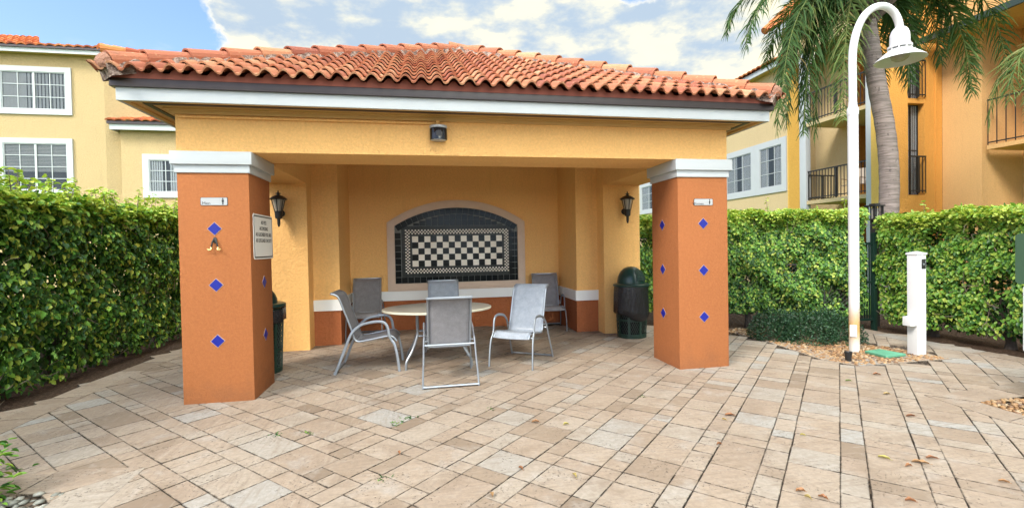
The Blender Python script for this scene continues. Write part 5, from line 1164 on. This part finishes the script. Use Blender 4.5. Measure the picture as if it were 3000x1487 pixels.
m = MB(); m.prism([(XB+.001, 10.57), (17.2, 10.57), (17.2, 11.585), (XB+.001, 11.585)], -.1, 11.2); m.prism([(16.6, 2), (17.19, 2), (17.19, 10.569), (16.6, 10.569)], -.1, 7.4); m.prism([(XB+.001, 2), (17.2, 2), (17.2, 10.569), (XB+.001, 10.569)], 7.41, 11.2); m.prism([(XB+.002, 2), (16.59, 2), (16.59, 3), (XB+.002, 3)], -.1, 7.405)
m.build('wall', M['peach'], bR)
m = MB(); m.box(14.38, XB, 2, 11.45, 7.26, 7.40); m.build('eave', M['soffit'], bR); m = MB(); m.box(14.30, 14.379, 2, 11.5, 7.24, 7.41); m.build('gutter', M['gutter'], bR)
# columns, slabs, top beam
for y in (14.30, 11.87):
    MB().box(XC, XC+.19, y, y+(.28 if y > 12 else .17), -.1, 8.1).build('column', M['white'], bR, bevel=.008)
m = MB(); m.box(XC+.002, XC+.30, 11.868, Y1-.032, 8.05, 9.2); m.build('beam', M['cream_far'], bR)
def railing(parent, p0, p1, z0, z1, st=.115):
    p0, p1 = Vector((*p0, 0)), Vector((*p1, 0)); L = (p1-p0).length; e = (p1-p0)/L; m = MB(); up = Vector((0, 0, 1)); nrm_ = Vector((e.y, -e.x, 0)); Rm = Matrix((e, nrm_, up)).transposed()
    m.obox(p0+e*L/2+up*z1, (L, .045, .04), Rm); m.obox(p0+e*L/2+up*(z0+.08), (L, .03, .03), Rm); n = int(L/st)
    for k in range(n+1): m.obox(p0+e*(L*k/n)+up*(z0+z1)/2, (.017, .017, z1-z0-.03), Rm)
    k = p0+e*L*.5; m.obox(k+up*(z0+z1)/2, (.04, .04, z1-z0), Rm); return m.build('railing', M['rail'], parent)
for z in (2.84, 5.50):
    m = MB(); m.box(XC+.03, 14.39, 12.04, 14.3, z, z+.12); m.box(14.39, 16.19, 11.875, 13.92, z, z+.12); sl_ = m.build('balcony', M['cream_far'], bR)
    railing(sl_, (XC+.09, 14.3), (XC+.09, 12.04), z+.14, z+1.12)
    if z < 3: railing(sl_, (XC+.1, 14.28), (14.2, 14.28), z+.14, z+1.0)
m = MB(); m.box(XB-.02, 16.59, 3.01, 10.44, 3.99, 4.10); sl_ = m.build('balcony', M['peach'], bR); railing(sl_, (XB+.02, 10.44), (XB+.02, 3.05), 4.10, 5.33, .20)
for z in (2.90, 5.70): railing(bR, (13.99, Y2-.04), (14.55, Y2-.04), z+.02, z+1.10, .11)
for z0, z1 in ((2.881, 5.559), (5.701, 7.999)): window(bR, (0, 11.80, 0), (1, 0, 0), (0, -1, 0), 13.985, 14.555, z0, z1, .0, 2, 2, False, 'curtain', 'rail', '')
# windows on the long cream wall
for (ya, yb, z0, z1) in ((15.62, 16.80, 3.68, 5.22), (17.30, 18.90, 3.68, 5.22), (24.6, 27.2, 3.62, 5.0)):
    window(bR, (XA, 0, 0), (0, -1, 0), (-1, 0, 0), -yb, -ya, z0, z1, .235, 3, 3, False, 'curtain')
m = MB(); m.box(XA-.045, XA-.003, 17.036, 17.064, 3.45, 5.45); m.build('trim', M['white'], bR)
window(bR, (XC+3.19, 0, 0), (0, -1, 0), (-1, 0, 0), -13.8, -12.1, 3.0, 5.1, .06, 2, 1, True, 'curtain', 'rail'); window(bR, (XC+3.19, 0, 0), (0, -1, 0), (-1, 0, 0), -13.8, -12.1, 5.64, 7.7, .06, 2, 1, True, 'none', 'rail')
window(bR, (16.599, 0, 0), (0, -1, 0), (-1, 0, 0), -9.2, -7.4, 4.15, 6.2, .08, 2, 1, True, 'curtain', 'rail')
# roofs
m = MB(); m.box(XA-.36, XA-.32, Y1, 32, 8.02, 8.20); m.build('fascia', M['white'], bR)
m = MB(); m.poly([(XA-.33, Y1, 8.05), (XA+.2, Y1, 8.05), (XA+.2, 32, 8.05), (XA-.33, 32, 8.05)]); m.build('soffit', M['soffit'], bR)
m = MB(); far_roof(m, [(XA-.45, 32, 8.22), (XA-.45, Y1, 8.22), (XA+4, Y1, 10.2), (XA+4, 32, 10.2)], .26, 12, 11); m.build('roof', M['terra_far'], bR)
m = MB(); far_roof(m, [(12.55, Y1+.2, 9.28), (12.55, 11.4, 9.28), (16.2, 11.4, 12.6), (16.2, Y1+.2, 12.6)], .26, 12, 12); barrel(m, (12.5, Y1+.22, 9.34), (16.2, Y1+.22, 12.68), .13, .42, 5); m.build('upper_roof', M['terra_far'], bR)
m = MB(); m.extr([(12.62, Y1+.16, 9.10), (16.2, Y1+.16, 12.36), (16.2, Y1+.16, 12.58), (12.62, Y1+.16, 9.30)], (0, -.05, 0)); m.box(12.60, 12.64, 11.4, Y1+.1, 9.08, 9.27); m.build('upper_fascia', M['white'], bR)
m = MB(); m.extr([(13.0, Y1-.04, 8.95), (16.2, Y1-.04, 8.95), (16.2, Y1-.04, 12.3), (13.0, Y1-.04, 9.40)], (0, .03, 0)); m.build('gable_wall', M['gold'], bR)
m = MB(); m.box(XC+.001, XC+.05, 11.59, Y1-.05, 9.19, 9.5); m.build('upper_wall', M['gold'], bR)
# balcony chair behind the railing
t = thing('balcony_chair', 'tan sling chair on the lower balcony behind the iron railing', 'chair', (13.75, 13.15, 2.96), R(-70))
m = MB()
for s in (-1, 1): m.tube([(s*.27, -.28, 0), (s*.27, -.25, .62), (s*.27, .22, .62)], .016, 6); m.tube([(s*.27, .26, 0), (s*.25, .20, .42), (s*.24, .36, .98)], .016, 6)
m.tube([(-.27, -.26, .40), (.27, -.26, .40)], .014, 6); m.build('frame', simple('tan_metal', (.36, .24, .15), .5), t, True, local=True)
m = MB(); m.obox((0, .28, .70), (.47, .012, .56), Matrix.Rotation(R(-16), 3, 'X')); m.obox((0, -.03, .42), (.47, .50, .012), Matrix.Rotation(R(4), 3, 'X')); m.build('sling', simple('beige_sling', (.50, .42, .33), .8), t, local=True)

# ------------------------------------------------------------------ fallen leaves and weeds on the pavers
def fallen(x, y, L, tone, rz, label, seed):
    L *= .66
    g = random.Random(seed); m = MB(); m.cur = tone; n = 7; W = L*g.uniform(.34, .5); mid = []; lf = []; rt = []
    for k in range(n):
        q = k/(n-1); w_ = W*.5*math.sin(math.pi*min(1, q*.96+.02))**.8; zc = .006+.012*math.sin(q*3.1)*g.uniform(.6, 1.4); mid.append((0, L*(q-.5), zc*.35+.003)); lf.append((-w_, L*(q-.5), zc+.006+g.uniform(0, .004))); rt.append((w_, L*(q-.5), zc+.004+g.uniform(0, .006)))
    for k in range(n-1): m.poly([lf[k], mid[k], mid[k+1], lf[k+1]]); m.poly([mid[k], rt[k], rt[k+1], mid[k+1]])
    m.tube([(0, -L*.5, .004), (0, -L*.68, .006)], .0016, 4)
    o = m.build('fallen_leaf', M['dryleaf'], None, True, local=True); o.location = (x, y, .002); o.rotation_euler = (0, 0, R(rz)); tag(o, label, 'leaf', 'fallen leaves on the pavers')
FL = [(-.229, 3.764, .075, .36, 20, 'orange brown leaf on the pavers in front of the front chair, nearest the weed tuft'), (.955, 4.166, .10, .42, 80, 'tan curled leaf in the middle of the patio, left of a yellow green one'), (1.203, 4.042, .08, .78, 100, 'yellow green leaf in the middle of the patio, right of a tan curled one'),
      (.985, 3.123, .085, .72, 10, 'yellow leaf standing alone on a big square paver at the bottom centre'), (.645, 3.309, .07, .30, 30, 'small rust brown leaf on a joint at the bottom centre'), (.39, 2.997, .09, .52, 5, 'long tan leaf at the bottom edge, centre'),
      (2.732, 3.914, .13, .28, 75, 'long red brown leaf on a joint in front of the right pillar'), (2.614, 3.823, .06, .66, 40, 'small tan yellow leaf just below the long red brown leaf'), (2.254, 3.367, .07, .25, 95, 'brown leaf alone on a narrow paver course in front of the right pillar'),
      (3.015, 3.372, .06, .76, 60, 'small yellow leaf on a brown paver below the right pillar'), (3.259, 2.887, .11, .80, 35, 'large yellow green leaf lying across a joint at the lower right'), (3.436, 2.772, .15, .48, 55, 'longest brown leaf at the lower right, pointed like a blade'),
      (3.307, 2.749, .075, .38, 85, 'short orange brown leaf to the left of the longest brown leaf'), (3.586, 2.813, .11, .26, 65, 'thin reddish leaf above the longest brown leaf'), (4.261, 3.522, .12, .12, 80, 'dark red brown curled leaf near the right gravel bed'),
      (2.322, 2.618, .085, .40, 70, 'orange brown leaf at the bottom edge, right of centre'), (2.305, 2.541, .065, .70, 20, 'pale yellow leaf at the bottom edge beside an orange brown one'), (2.395, 2.521, .08, .34, 30, 'brown pointed leaf at the bottom edge, the right one of three'),
      (2.873, 2.377, .085, .30, 60, 'brown leaf half in shade at the very bottom on the right'), (3.678, 2.437, .08, .46, 45, 'tan leaf near the lower right corner'), (4.646, 4.083, .10, .64, 80, 'pale tan leaf on the pavers between the lamp post and the right gravel bed'), (4.681, 4.567, .09, .97, 70, 'green leaf on the pavers in front of the pebble bed'), (5.214, 4.703, .12, .30, 60, 'orange brown leaf on the paved edge of the pebble bed')]
for k, a in enumerate(FL): fallen(*a, seed=k)
def weed(x, y, n, h, label, seed):
    g = np.random.default_rng(seed); an = g.uniform(0, 6.3, n); P = np.stack([x+g.normal(0, .028, n), y+g.normal(0, .028, n), np.full(n, -.006)], 1); D = np.stack([np.cos(an), np.sin(an), g.uniform(.2, 1.1, n)], 1); L = g.uniform(.3, .75, n)*h
    V, F = leaves(P, D, g.normal(0, .4, (n, 3))+np.array([0, 0, 1.]), L, L*.3); o = np_mesh('weed', V, F, np.repeat(g.beta(2, 5, n), 6), M['leaf']); tag(o, label, 'weed', 'weeds in the paver joints')
for k, a in enumerate([(-.293, 4.428, 26, .06, 'green weed tuft in a joint before the front chair, the left of two'), (-.166, 4.552, 24, .055, 'green weed tuft in a joint before the front chair, the right of two'), (.611, 4.608, 20, .05, 'yellowish weed tuft in a joint right of the front chair'), (-.318, 3.396, 22, .055, 'weed tuft in a joint at the bottom left of centre beside a pale paver'), (2.201, 4.605, 20, .045, 'dark weed tuft in a joint in front of the right pillar'), (-1.018, 4.377, 22, .05, 'weed tuft in a joint right of the left pillar, the right one of two'), (-1.31, 4.401, 24, .05, 'weed tuft in a joint right of the left pillar, the left one of two')]): weed(*a, seed=k)
